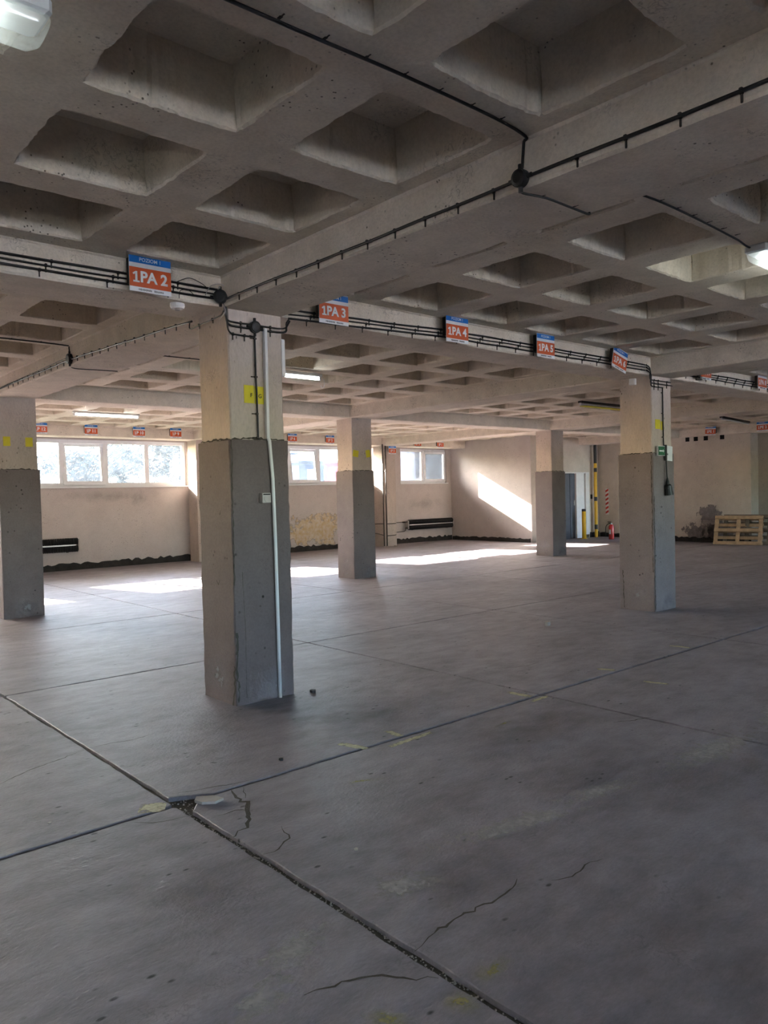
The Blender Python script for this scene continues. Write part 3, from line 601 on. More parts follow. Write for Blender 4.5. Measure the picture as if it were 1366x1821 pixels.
# ---------------------------------------------------------------- cables, clips, junction boxes
clip_me = MB().bbox((-0.007, -0.016, -0.011), (0.007, 0.0, 0.012), 0.002).bbox((-0.004, -0.008, -0.042), (0.004, 0.0, -0.008), 0.0015).mesh('clip', 'clip_metal')
clip_s = MB().bbox((-0.007, -0.016, -0.010), (0.007, 0.0, 0.012), 0.002).bbox((-0.003, -0.008, -0.026), (0.003, 0.0, -0.008), 0.001).mesh('clip', 'clip_metal')
def smooth(pts, sub=4):
    P = [Vector(p) for p in pts]; out = []
    for i in range(len(P) - 1):
        p0, p1, p2, p3 = P[max(i - 1, 0)], P[i], P[i + 1], P[min(i + 2, len(P) - 1)]
        for k in range(sub):
            t = k / sub; out.append(0.5 * ((2 * p1) + (p2 - p0) * t + (2 * p0 - 5 * p1 + 4 * p2 - p3) * t * t + (3 * p1 - p0 - 3 * p2 + p3) * t ** 3))
    out.append(P[-1]); return out
def cable(label, pts, r=0.007, clips=(), rot=0.0, rotx=0.0, roty=0.0, sm=True, mat='black_rubber', cm=None, name='cable', cat='cable', group='black cables clipped to the concrete'):
    t = thing(name, label, cat, pts[0], group)
    MB().tube(smooth(pts) if sm else pts, r, 7).build('sheath', mat, t, smooth=True)
    for c in clips: place('clip', cm or clip_me, t, Vector(c) - Vector(pts[0]), (rotx, roty, rot))
    return t
yA = -0.035
def wob(x, z, y=yA, a=0.004): return (x, y + jit(0.002), z + jit(a))
for k, (z, nm, off) in enumerate([(3.075, 'top', 0.055), (3.043, 'middle', 0.02), (3.008, 'bottom', -0.02)]):
    xs_ = [-5.2 + 0.35 * q for q in range(15)] + [-0.10]
    cl = [(-3.9 + 0.43 * q + off, -0.02, z) for q in range(9) if -3.9 + 0.43 * q + off < -0.12]
    cable('%s one of three black cables left of the nearest column' % nm, [wob(x, z, a=0.003) for x in xs_], 0.0085 if k != 1 else 0.0065, cl)
    xs_ = [0.52 + 0.33 * q for q in range(16)] + [5.78]
    zz = lambda x: z - 0.0 + (-0.06 * max(0, 1 - (x - 0.5) / 1.9) if x < 2.4 else 0.0)
    cl = [(0.72 + 0.29 * q + off, -0.02, zz(0.72 + 0.29 * q + off)) for q in range(17)]
    cable('%s one of three black cables between the two near columns' % nm, [wob(x, zz(x)) for x in xs_], 0.0085 if k != 1 else 0.0065, cl)
    xs_ = [6.46 + 0.4 * q for q in range(13)]
    cl = [(6.55 + 0.28 * q + off, -0.02, z + 0.02) for q in range(17)]
    cable('%s one of three black cables right of the plug column' % nm, [wob(x, z + 0.02) for x in xs_], 0.0085 if k != 1 else 0.0065, cl)
    # down the column corner and across the column face
    z2 = (2.862, 2.832, 2.772)[k]; xe = (0.475, 0.475, 0.17)[k]
    pts = [(-0.055 + 0.008 * k, -0.05, 3.00), (-0.045 + 0.008 * k, -0.042, z2 + 0.06), (-0.02 + 0.01 * k, -0.03, z2 + 0.008), (0.06, -0.022, z2), (0.2, -0.022, z2), (xe, -0.022, z2 + 0.004)]
    if k < 2: pts += [(0.50, -0.035, z2 + 0.05), (0.53, -0.036, 2.95 - 0.02 * k)]
    cable('%s of the black cables crossing the top of the nearest column' % nm, pts, 0.0085 if k == 1 else 0.0065, [(x, -0.012, z2) for x in ((0.1, 0.36) if k < 2 else (0.03, 0.13))])
    z2 = (2.905, 2.865, 2.825)[k]; pts = [(5.80, -0.04, z), (5.885 + 0.01 * k, -0.042, z - 0.04), (5.90 + 0.012 * k, -0.03, z2 + 0.03), (5.95 + 0.01 * k, -0.022, z2), (6.2, -0.022, z2), ((6.42, 6.46, 6.22)[k], -0.022, z2)]
    cable('%s of the black cables crossing the top of the plug column' % nm, pts, 0.008, [(x, -0.012, z2) for x in ((6.02, 6.12, 6.33) if k < 2 else (6.02, 6.12))])
def junction(label, loc, r, axis, mat='black_box'):
    t = thing('junction_box', label, 'junction box', loc, 'round black junction boxes')
    d = {'y': Vector((0, -1, 0)), 'x': Vector((-1, 0, 0)), 'xy': Vector((-0.6, -0.8, 0))}[axis]; hv = Vector((-d.y, d.x, 0)); L = Vector(loc)
    MB().tube([L, L + d * 0.03], r, 20).build('body', mat, t); MB().tube([L + d * 0.03, L + d * 0.038, L + d * 0.042], [r * 0.92, r * 0.88, r * 0.6], 20).build('lid', mat, t)
    for a in range(4):
        v = hv * math.cos(a * 1.57) + Vector((0, 0, math.sin(a * 1.57)))
        MB().tube([L + v * r * 0.9 + d * 0.014, L + v * (r + 0.022) + d * 0.014], 0.011, 8).build('gland', mat, t)
    return t
junction('round black junction box in the beam corner above the nearest column', (-0.085, -0.055, 3.02), 0.05, 'xy')
junction('round black junction box on the front face of the nearest column', (0.217, -0.012, 2.845), 0.046, 'y')
junction('round rusty junction box midway along the near diagonal beam', (-0.062, -2.81, 3.003), 0.042, 'x')
junction('small black junction box on the far left beam', (-0.062, 3.09, 3.03), 0.055, 'x')
rz = -math.pi / 2
cable('long black cable along the side of the near diagonal beam', [(-0.072, -0.08 - 0.34 * q, 3.0 + jit(0.004)) for q in range(15)], 0.008, [(-0.060, -0.28 - 0.236 * q, 3.0) for q in range(19) if abs(-0.28 - 0.236 * q + 2.81) > 0.08], rz)
cable('black cable running down the far left beam side', [(-0.072, 0.42 + 0.36 * q, 2.935 + 0.085 * min(1, q / 7) + jit(0.004)) for q in range(16)], 0.008, [(-0.060, 0.7 + 0.2 * q, 2.94 + 0.085 * min(1, (0.3 + 0.2 * q) / 2.5)) for q in range(24)], rz)
cable('thin cable above the cable on the far left beam', [(-0.068, 3.2 + 0.4 * q, 3.055 - 0.004 * q) for q in range(7)], 0.004, [])
cable('black cable from the rusty box up to the rib', [(-0.068, -2.815, 3.05), (-0.068, -2.822, 3.12), (-0.072, -2.83, 3.165), (-0.10, -2.86, 3.172), (-0.35, -2.89, 3.170), (-0.9, -2.895, 3.168), (-1.4, -2.875, 3.170), (-2.2, -2.86, 3.17), (-2.6, -2.86, 3.15), (-2.75, -2.86, 2.93)], 0.007,
      [(-0.3 - 0.19 * q, -2.885, 3.178) for q in range(9)], 0, -math.pi / 2, 0, cm=clip_s)
cable('short black cable across the soffit of the near diagonal beam', [(-0.066, -2.80, 2.965), (-0.04, -2.79, 2.952), (0.10, -2.82, 2.952), (0.30, -2.82, 2.952), (0.45, -2.82, 2.952), (0.455, -2.82, 2.965)], 0.006, [(0.09, -2.82, 2.962), (0.33, -2.82, 2.962)], 0, -math.pi / 2, cm=clip_s)
cable('black cable under the rib leading to the right lit lamp', [(0.92, -2.81, 3.172), (1.17, -2.83, 3.17), (1.66, -2.82, 3.17), (2.1, -2.80, 3.17), (2.2, -2.80, 3.165), (2.26, -2.83, 3.13), (2.34, -2.86, 3.125)], 0.0065, [(1.15 + 0.19 * q, -2.825, 3.178) for q in range(6)], 0, -math.pi / 2, cm=clip_s)
cable('black cable along a rib of the left far bay', [(-0.075, 3.10, 3.09), (-0.07, 3.12, 3.15), (-0.10, 3.13, 3.172), (-0.74, 3.10, 3.172), (-1.6, 3.1, 3.172)], 0.0065, [(-0.35 - 0.28 * q, 3.11, 3.178) for q in range(5)], 0, -math.pi / 2, cm=clip_s)
cable('thin cable under the far left beam soffit', [(-0.06, 3.12, 2.97), (0.01, 3.2, 2.953), (0.25, 3.17, 2.953), (0.45, 3.14, 2.953)], 0.005, [(0.2, 3.175, 2.962)], 0, -math.pi / 2, cm=clip_s)
cable('black cable along the rib to the middle tube lamp', [(0.52, 3.13, 3.172), (1.2, 3.13, 3.172), (2.0, 3.13, 3.172)], 0.006, [(0.8 + 0.25 * q, 3.13, 3.178) for q in range(4)], 0, -math.pi / 2, cm=clip_s)
cable('black cable down the front of the nearest column', [(0.217, -0.02, 2.80), (0.219, -0.02, 2.5), (0.222, -0.021, 2.35), (0.224, -0.02, 2.2), (0.226, -0.02, 2.0)], 0.0075, [], 0)
vc = thing('cable_clip_row', 'side-pointing metal clips holding the black cable on the nearest column', 'clips', (0.21, -0.01, 2.0))
for z in (2.76, 2.47, 2.19, 2.01): place('clip', clip_me, vc, (0.008, -0.004, z - 2.0), (0, math.pi / 2, 0))
cable('thin dark wires looping off the left corner of the nearest column', [(-0.05, -0.03, 2.93), (-0.045, 0.02, 2.91), (-0.045, 0.15, 2.90), (-0.045, 0.36, 2.895), (-0.046, 0.50, 2.89), (-0.046, 0.505, 2.94)], 0.005, [(-0.035, 0.15, 2.90), (-0.035, 0.36, 2.895)], rz, cm=clip_s)
cable('loose grey wire curling beside the corner junction box', [(-0.20, -0.04, 3.02), (-0.16, -0.05, 3.09), (-0.08, -0.055, 3.115), (-0.045, -0.06, 3.08), (-0.07, -0.06, 2.99), (-0.05, -0.055, 2.92), (-0.1, -0.05, 2.86)], 0.003, [], mat='grey_plastic', group=None)
cable('loose thin dark wire arching over the cables by the 1PA 2 sign', [(-0.42, -0.045, 3.08), (-0.33, -0.05, 3.12), (-0.24, -0.05, 3.10), (-0.18, -0.045, 3.07)], 0.0025, [])
cable('loose thin wire arching above the smoke detector', [(-0.40, -0.03, 2.97), (-0.40, -0.05, 3.02), (-0.34, -0.05, 3.035), (-0.28, -0.04, 3.0)], 0.0025, [])

# white conduit on the nearest column: upper and lower lengths
t = thing('conduit', 'white plastic conduit running full height down the nearest column', 'conduit', (0.345, -0.02, 0))
MB().bbox((0.292, -0.042, 2.0), (0.318, -0.010, 2.845), 0.003).build('upper_length', 'white_plastic', t)
mb = MB(); n = 10
mb.tube([(0.303, -0.024, 2.03), (0.312, -0.040, 1.985), (0.330, -0.044, 1.7), (0.340, -0.043, 1.2), (0.346, -0.042, 0.6), (0.350, -0.042, 0.0)], 0.0145, 10); mb.build('lower_length', 'white_plastic', t, smooth=True)
t = thing('conduit', 'short white trunking on the far side of the nearest column', 'conduit', (0.49, 0.03, 2.5)); MB().bbox((0.472, 0.0, 2.50), (0.505, 0.05, 2.79), 0.003).build('cover', 'white_plastic', t); MB().bbox((0.503, 0.012, 2.50), (0.512, 0.038, 2.78), 0.002).build('lip', 'white_plastic', t)

# paper notes, call point, exit sign, plug
def note(label, x0, x1, z0, z1, y, letter=None, lx=0.0, mat='yellow_paper', cat='paper', tiltz=0.0):
    t = thing('paper_note', label, cat, ((x0 + x1) / 2, y, (z0 + z1) / 2)); t.rotation_euler = (0, tiltz, 0); w, h = (x1 - x0) / 2, (z1 - z0) / 2
    mb = MB(); n = 4
    for i in range(n + 1):
        for j in range(n + 1): mb.v.append((-w + 2 * w * i / n, jit(0.0012) - 0.001, -h + 2 * h * j / n))
    for i in range(n):
        for j in range(n): mb.f.append((i * (n + 1) + j, (i + 1) * (n + 1) + j, (i + 1) * (n + 1) + j + 1, i * (n + 1) + j + 1))
    s = mb.build('sheet', mat, t, bake=False); so = s.modifiers.new('th', 'SOLIDIFY'); so.thickness = 0.0015
    if letter:
        me = text_mesh(letter, 0.042, 0.0006, 0.0006); me.materials.clear(); me.materials.append(MATS['ink']); place('letter', me, t, (lx, -0.0038, -h * 0.12), (math.pi / 2, 0, 0))
    return t
note('left yellow paper lettered F on the nearest column', 0.118, 0.205, 2.27, 2.405, -0.009, 'F', 0.018)
note('right yellow paper lettered G on the nearest column', 0.21, 0.29, 2.268, 2.400, -0.009, 'G', 0.006)
note('left yellow paper on the column at the left edge', 0.04, 0.13, 2.31, 2.435, 5.991, None); note('right yellow paper on the column at the left edge', 0.32, 0.415, 2.305, 2.43, 5.991, None)
note('left yellow square on the column before the middle window', 6.01, 6.14, 2.25, 2.37, 5.991, None, tiltz=0.15); note('right yellow square on the column before the middle window', 6.32, 6.42, 2.245, 2.38, 5.991, None, tiltz=-0.15)
note('left yellow paper beside the cable on the plug column', 6.05, 6.17, 2.30, 2.42, -0.009, None); note('right yellow paper beside the cable on the plug column', 6.185, 6.26, 2.29, 2.40, -0.009, None)
note('white paper notice on the plug column', 6.235, 6.42, 1.90, 2.09, -0.033, 'nic', -0.04, 'sign_white', tiltz=0.06)
t = thing('exit_sign', 'small dark green emergency exit sign on the plug column', 'sign', (6.115, -0.045, 2.02)); MB().bbox((6.035, -0.052, 1.96), (6.20, -0.028, 2.085), 0.001).build('rim', 'sign_white', t); MB().box((6.042, -0.054, 1.967), (6.193, -0.050, 2.078)).build('panel', 'exit_green', t)
MB().box((6.06, -0.0555, 2.012), (6.15, -0.0535, 2.030)).build('arrow_bar', 'sign_white', t); MB().poly([(0, 0), (0.001, 0), (0.001, 0.001)], 0, 0.001)
me = MB(); me.v = [(6.15, -0.0555, 2.000), (6.178, -0.0555, 2.021), (6.15, -0.0555, 2.042), (6.15, -0.0535, 2.000), (6.178, -0.0535, 2.021), (6.15, -0.0535, 2.042)]; me.f = [(0, 1, 2), (5, 4, 3), (0, 3, 4, 1), (1, 4, 5, 2), (2, 5, 3, 0)]; me.build('arrow_head', 'sign_white', t)
t = thing('plug_cord', 'black cord with cable-end plug hanging down the plug column', 'plug', (6.22, -0.03, 1.5), None)
MB().tube(smooth([(6.215, -0.022, 2.83), (6.218, -0.022, 2.4), (6.222, -0.024, 2.1), (6.226, -0.05, 1.95), (6.232, -0.055, 1.75), (6.238, -0.06, 1.66)]), 0.0085, 8).build('cord', 'black_rubber', t, smooth=True)
MB().tube([(6.236, -0.06, 1.68), (6.238, -0.06, 1.63), (6.240, -0.06, 1.59)], [0.010, 0.022, 0.024], 12).build('strain_relief', 'black_rubber', t)
MB().tube([(6.240, -0.062, 1.60), (6.242, -0.062, 1.585), (6.25, -0.064, 1.52), (6.258, -0.066, 1.465)], [0.03, 0.045, 0.052, 0.06], 14).build('plug_body', 'black_box', t)
MB().bbox((6.19, -0.09, 1.545), (6.31, -0.05, 1.56), 0.003).build('flap', 'black_box', t)
MB().bbox((6.205, -0.065, 1.90), (6.235, -0.035, 2.10), 0.004).build('cord_box', 'black_box', t)
for z in (2.76, 2.5, 2.2): place('clip', clip_s, t, (-0.012, 0.016, z - 1.5), (0, math.pi / 2, 0))
t = thing('call_point', 'small square grey push-button box on the nearest column', 'switch', (0.256, -0.045, 1.55)); MB().bbox((0.218, -0.070, 1.512), (0.296, -0.026, 1.588), 0.004).build('case', 'grey_plastic', t)
MB().tube([(0.257, -0.068, 1.545), (0.257, -0.075, 1.545)], 0.024, 18).build('button', 'grey_plastic', t); MB().box((0.226, -0.0715, 1.573), (0.288, -0.069, 1.582)).build('marking', 'ink', t)
t = thing('smoke_detector', 'white round smoke detector under the beam by the 1PA 2 sign', 'smoke detector', (-0.36, 0.08, ZB)); MB().tube([(-0.36, 0.08, ZB + 0.005), (-0.36, 0.08, 2.94), (-0.36, 0.08, 2.925)], [0.052, 0.052, 0.044], 20).build('base', 'white_plastic', t); MB().tube([(-0.36, 0.08, 2.926), (-0.36, 0.08, 2.912)], [0.022, 0.018], 16).build('sensor', 'grey_plastic', t)
t = thing('wall_box', 'small white plastic box on the left face of the plug column', 'box', (5.9, 0.2, 2.8)); MB().bbox((5.865, 0.16, 2.86), (5.912, 0.24, 2.94), 0.004).build('case', 'white_plastic', t); MB().bbox((5.860, 0.17, 2.87), (5.867, 0.23, 2.93), 0.002).build('lid', 'white_plastic', t)

# ---------------------------------------------------------------- lamps
def batten(label, x0, x1, y, z, lit=True, body='lamp_body', cover=False, tilt=0.0, under=None):
    t = thing('lamp', label, 'lamp', (x0, y, z), 'linear fluorescent lamps under the ribs'); t.rotation_euler = (0, tilt, 0)
    L = x1 - x0
    if cover:
        MB().bbox((0, -0.075, 0.03), (L, 0.075, 0.085), 0.012).build('housing', body, t, bake=False)
        mb = MB(); k = 12; prof = [(-0.072, 0.034)] + [(-0.070 * math.cos(a * math.pi / k), 0.034 - 0.07 * math.sin(a * math.pi / k) ** 0.7) for a in range(1, k)] + [(0.072, 0.034)]
        ends = [(0.0, 0.35), (0.012, 0.75), (0.04, 1.0), (L - 0.04, 1.0), (L - 0.012, 0.75), (L, 0.35)]; m = len(prof)
        for (x, s) in ends:
            for (yy, zz) in prof: mb.v.append((x, yy * (0.55 + 0.45 * s), 0.034 + (zz - 0.034) * s))
        for i in range(5):
            for j in range(m - 1): mb.f.append((i * m + j, i * m + j + 1, (i + 1) * m + j + 1, (i + 1) * m + j))
        mb.f.append(tuple(range(m))[::-1]); mb.f.append(tuple(5 * m + j for j in range(m))); mb.build('cover', 'lamp_cover', t, smooth=True, bake=False)
        for yy in (-0.028, 0.028): MB().tube([(0.16, yy, 0.0), (L - 0.16, yy, 0.0)], 0.014, 10).build('tube', 'tube_lit', t, smooth=True, bake=False)
        for xx in (0.15, L - 0.15): MB().bbox((xx - 0.012, -0.02, 0.08), (xx + 0.012, 0.02, ZR - z), 0.003).build('bracket', 'clip_metal', t, bake=False); MB().bbox((xx - 0.010, -0.082, 0.015), (xx + 0.010, -0.07, 0.075), 0.003).build('latch', 'clip_metal', t, bake=False)
    else:
        MB().bbox((0, -0.045, 0.022), (L, 0.045, 0.062), 0.008).build('housing', body, t, bake=False)
        MB().tube([(0.03, 0, 0.0), (L - 0.03, 0, 0.0)], 0.017, 10).build('tube', 'tube_lit' if lit else 'white_plastic', t, smooth=True, bake=False)
        for xx in (0.02, L - 0.02): MB().bbox((xx - 0.014, -0.018, -0.02), (xx + 0.014, 0.018, 0.03), 0.003).build('socket', 'white_plastic', t, bake=False)
        if under: MB().bbox((0.08, -0.06, -0.035), (L - 0.04, 0.06, -0.022), 0.003).build('guard', under, t, bake=False)
    return t
batten('lit waterproof lamp with clear cover at the top left corner', -3.47, -2.21, -2.87, 2.83, True, cover=True)
batten('lit waterproof lamp with clear cover at the right edge', 2.27, 3.53, -2.87, 3.06, True, cover=True, tilt=0.0)
batten('lit tube lamp just right of the nearest column', 1.95, 3.18, 3.13, 3.085, True, 'steel_light')
batten('lit tube lamp over the left far windows', 2.08, 3.32, 9.13, 3.12, True)
batten('unlit lamp with a yellow guard left of the plug column', 9.0, 10.4, 3.13, 3.10, False, 'lamp_dark', under='yellow_paper')
batten('unlit dark lamp hanging near the 1PE 1 sign', 14.5, 15.9, 3.13, 3.09, False, 'lamp_dark', tilt=0.04)
cable('white wire dangling from the middle tube lamp', [(3.05, 3.13, 3.16), (3.15, 3.12, 3.15), (3.22, 3.12, 3.08), (3.23, 3.12, 3.0), (3.19, 3.12, 2.97), (3.17, 3.12, 3.0)], 0.004, [], mat='white_plastic', group=None)

# ---------------------------------------------------------------- radiators and pipes
def radiator(label, x0, x1):
    t = thing('radiator', label, 'radiator', ((x0 + x1) / 2, 12.53, 0.40), 'black finned radiators under the windows')
    for z in (0.485, 0.65):
        mb = MB(); n = int((x1 - x0) / 0.018); mb.tube([(x0 + (x1 - x0) * i / n, 12.53, z) for i in range(n + 1)], [0.078 if i % 2 else 0.060 for i in range(n + 1)], 14); mb.build('finned_tube', 'radiator_black', t)
    MB().bbox((x0 - 0.02, 12.445, 0.553), (x1 - 0.06, 12.47, 0.583), 0.003).build('strip', 'steel_light', t)
    for x in (x0 - 0.05, x1 + 0.01): MB().bbox((x, 12.48, 0.44), (x + 0.035, 12.60, 0.70), 0.005).build('header', 'grey_plastic', t)
    for x in (x0 + 0.2, x1 - 0.2): MB().box((x - 0.015, 12.55, 0.40), (x + 0.015, YN - 0.002, 0.72)).build('bracket', 'clip_metal', t)
radiator('black finned radiator under the right far window', 13.45, 15.40); radiator('black finned radiator behind the column at the left edge', 1.2, 3.28)
for x, lab in ((11.925, 'left of the two thin vertical heating pipes by the wall column'), (12.035, 'right of the two thin vertical heating pipes by the wall column')):
    t = thing('heating_pipe', lab, 'pipe', (x, 11.94, 0), 'vertical heating pipes'); MB().tube([(x, 11.94, 0), (x, 11.94, 3.0)], 0.019, 10).build('pipe', 'pipe_dark', t, smooth=True)
    MB().tube([(x, 11.94, 0), (x, 11.94, 0.025)], 0.04, 12).build('floor_collar', 'grey_plastic', t); MB().bbox((x - 0.028, 11.93, 2.2), (x + 0.028, 11.99, 2.23), 0.003).build('bracket', 'clip_metal', t)
for lab, pts in (('upper horizontal pipe feeding the right radiator', [(12.04, 11.94, 0.67), (12.3, 11.94, 0.668), (12.55, 12.1, 0.667), (12.7, 12.5, 0.665), (13.2, 12.53, 0.66), (13.42, 12.53, 0.655)]), ('lower horizontal pipe returning from the right radiator', [(12.04, 11.94, 0.32), (12.4, 11.95, 0.33), (12.7, 12.45, 0.36), (13.2, 12.53, 0.37), (13.32, 12.53, 0.40), (13.33, 12.53, 0.48), (13.42, 12.53, 0.49)]),
                 ('upper horizontal pipe running left behind the yellow-squared column', [(11.92, 11.94, 0.68), (11.4, 12.2, 0.68), (10.9, 12.5, 0.68)]), ('lower bent pipe running left behind the yellow-squared column', [(11.92, 11.94, 0.34), (11.7, 12.02, 0.40), (11.45, 12.2, 0.46), (10.9, 12.5, 0.47)])):
    t = thing('radiator_pipe', lab, 'pipe', pts[0]); MB().tube(smooth(pts), 0.012, 8).build('pipe', 'pipe_dark', t, smooth=True); MB().tube([pts[-2], Vector(pts[-2]).lerp(Vector(pts[-1]), 0.5)], 0.022, 8).build('valve', 'clip_metal', t)

# ---------------------------------------------------------------- door, posts, extinguisher, tape
d = thing('door_1', '', '', (17.6, 9.35, 0)); del d['label'], d['category']; struct(d)
MB().bbox((16.88, 9.40, 0.005), (17.76, 9.45, 2.05), 0.004).build('leaf', 'door_blue', d); MB().bbox((17.50, 9.385, 0.01), (17.60, 9.402, 2.04), 0.004).build('leaf_fold', 'door_blue', d)
MB().bbox((17.80, 9.36, 0.005), (18.22, 9.44, 2.06), 0.005).build('side_panel', 'door_white', d); MB().bbox((18.20, 9.38, 0.005), (18.28, 9.44, 2.06), 0.004).build('panel_rebate', 'grey_plastic', d)
for p, q in (((18.27, 9.33, 0.10), (18.46, 9.45, 2.10)), ((16.88, 9.33, 2.06), (18.27, 9.45, 2.10)), ((16.80, 9.33, 0.0), (16.88, 9.45, 2.10))): MB().bbox(p, q, 0.004).build('frame_post', 'door_white', d)
mb = MB().bbox((17.69, 9.375, 1.05), (17.73, 9.402, 1.22), 0.003); mb.tube([(17.71, 9.38, 1.16), (17.71, 9.345, 1.16), (17.61, 9.345, 1.155)], 0.009, 8); mb.build('handle', 'steel_light', d)
mb = MB().box((16.84, 9.46, -0.02), (18.46, 9.50, DZ)); mb.build('backing', 'void', d)
t = thing('bollard', 'short yellow guard post with black top beside the door', 'post', (17.8, 9.1, 0)); MB().tube([(17.8, 9.1, 0), (17.8, 9.1, 0.86)], 0.065, 16).build('post', 'paint_yellow', t, smooth=True); MB().tube([(17.8, 9.1, 0.86), (17.8, 9.1, 0.925), (17.8, 9.1, 0.935)], [0.066, 0.066, 0.05], 16).build('cap_band', 'paint_black', t); MB().tube([(17.8, 9.1, 0), (17.8, 9.1, 0.012)], 0.10, 16).build('foot', 'paint_yellow', t)
t = thing('striped_pipe', 'tall yellow and black banded pipe in the corner right of the door', 'pipe', (18.62, 9.2, 0))
z = 0.0
for h, m in ((0.26, 'paint_yellow'), (0.15, 'paint_black'), (0.76, 'paint_yellow'), (0.13, 'paint_black'), (0.80, 'paint_yellow'), (0.13, 'paint_black'), (0.15, 'paint_yellow'), (0.80, 'paint_black')):
    MB().tube([(18.62, 9.2, z), (18.62, 9.2, min(z + h, 3.16))], 0.05, 14).build('band', m, t); z += h
t = thing('key_switch', 'small black switch box between door and banded pipe', 'switch', (18.58, 9.33, 1.3)); MB().bbox((18.54, 9.305, 1.24), (18.60, 9.35, 1.38), 0.004).build('case', 'black_box', t); MB().bbox((18.555, 9.298, 1.28), (18.585, 9.307, 1.33), 0.002).build('rocker', 'black_rubber', t)
t = thing('warning_tape', 'vertical red and white striped tape on the wall near the extinguisher', 'tape', (18.99, 9.02, 0.72)); MB().box((18.992, 8.97, 0.72), (18.998, 9.08, 1.56)).build('strip', 'tape_white', t)
for k in range(6):
    z0 = 0.74 + 0.138 * k; me = MB(); me.v = [(18.990, 9.08, z0), (18.990, 8.97, z0 + 0.06), (18.990, 8.97, z0 + 0.13), (18.990, 9.08, z0 + 0.07)]; me.f = [(0, 1, 2, 3)]; me.build('stripe', 'tape_red', t)
t = thing('fire_extinguisher', 'red fire extinguisher on the floor half hidden by the plug column', 'fire extinguisher', (17.95, 8.22, 0))
MB().tube([(17.95, 8.22, z) for z in (0.0, 0.02, 0.38, 0.43, 0.46)], [0.075, 0.08, 0.08, 0.06, 0.03], 18).build('cylinder', 'ext_red', t, smooth=True); MB().tube([(17.95, 8.22, 0.46), (17.95, 8.22, 0.50)], 0.022, 12).build('valve', 'steel_light', t)
for p, q in (((17.94, 8.22, 0.50), (17.96, 8.34, 0.515)), ((17.94, 8.22, 0.53), (17.96, 8.35, 0.545))): MB().bbox(p, q, 0.003).build('lever', 'black_box', t)
MB().tube(smooth([(17.95, 8.20, 0.49), (17.92, 8.29, 0.48), (17.90, 8.37, 0.40), (17.90, 8.39, 0.25), (17.90, 8.38, 0.08)]), 0.013, 8).build('hose', 'black_rubber', t, smooth=True); MB().bbox((17.868, 8.19, 0.16), (17.874, 8.25, 0.30), 0.001).build('badge', 'sign_white', t)

# ---------------------------------------------------------------- pallets leaning on the right wall
def pallet(label, loc, rot, mat):
    t = thing('pallet', label, 'pallet', loc, 'wooden pallets leaning on the right wall'); t.rotation_euler = rot
    # local: x = length 1.2, z = up (0.8), y = depth, bottom boards at y = 0 towards the room
    for z0 in (0.0, 0.355, 0.71): MB().bbox((-0.6, 0.0, z0), (0.6, 0.022, z0 + 0.09), 0.002).build('base_board', mat, t, bake=False)
    for x in (-0.6, -0.05, 0.50):
        MB().bbox((x, 0.022, 0.0), (x + 0.10, 0.044, 0.80), 0.002).build('stringer_board', mat, t, bake=False)
        for z0 in (0.0, 0.35, 0.70): MB().bbox((x, 0.044, z0), (x + 0.10, 0.122, z0 + 0.10), 0.003).build('block', mat, t, bake=False)
    for z0, h in ((0.0, 0.09), (0.175, 0.085), (0.355, 0.09), (0.53, 0.085), (0.71, 0.09)): MB().bbox((-0.6, 0.122, z0), (0.6, 0.144, z0 + h), 0.002).build('deck_board', mat, t, bake=False)
    return t
pallet('pale wooden pallet leaning in front at the right edge', (17.50, 4.17, 0.005), (math.radians(-19), 0, math.radians(-79)), 'wood')
pallet('dark weathered pallet leaning behind the pale one', (17.70, 4.02, 0.005), (math.radians(-12), 0, math.radians(-83)), 'wood_grey')

# ---------------------------------------------------------------- floor litter
t = tag(MB().poly([(-1.12, -1.47), (-1.09, -1.43), (-1.02, -1.48), (-0.995, -1.545), (-1.05, -1.56), (-1.105, -1.52)], 0.002, 0.016).build('concrete_chip', 'crumb'), 'flat pale flake of concrete lying at the slab crossing', 'debris')
mb = MB()
def stone(mb, x, y, s, z=0.0):
    k = 5; pts = [(x + s * R.uniform(0.5, 1) * math.cos(a * 6.283 / k), y + s * R.uniform(0.5, 1) * math.sin(a * 6.283 / k)) for a in range(k)]; mb.poly(pts, z, z + s * R.uniform(0.4, 0.9))
for _ in range(420):
    y = R.uniform(-4.3, -1.45); stone(mb, -1.188 + jit(0.018), y, R.uniform(0.002, 0.006), -0.022)
for _ in range(60): stone(mb, R.uniform(-1.19, -1.0), R.uniform(-1.52, -1.34), R.uniform(0.002, 0.007), -0.022)
t = mb.build('joint_grit', 'crumb'); tag(t, 'loose grit filling the wide floor joint in the foreground', 'grit', kind='stuff')
for x, y, s, lab in [(-0.444, -1.247, 0.018, 'tiny dark chip on the slab before the nearest column'), (4.31, 0.385, 0.05, 'small crumpled white scrap on the floor left of the plug column'), (-0.85, -2.45, 0.012, 'tiny pale pebble on the foreground slab'), (0.62, -0.10, 0.03, 'small dark stick beside the nearest column base'), (12.25, 11.8, 0.06, 'small white rubble lump by the heating pipes'), (-1.75, -1.2, 0.012, 'tiny pale pebble on the left slab'), (0.75, 1.2, 0.012, 'tiny pebble behind the nearest column')]:
    m = MB(); stone(m, x, y, s); tag(m.build('debris', 'crumb' if 'dark' not in lab else 'ink'), lab, 'debris')

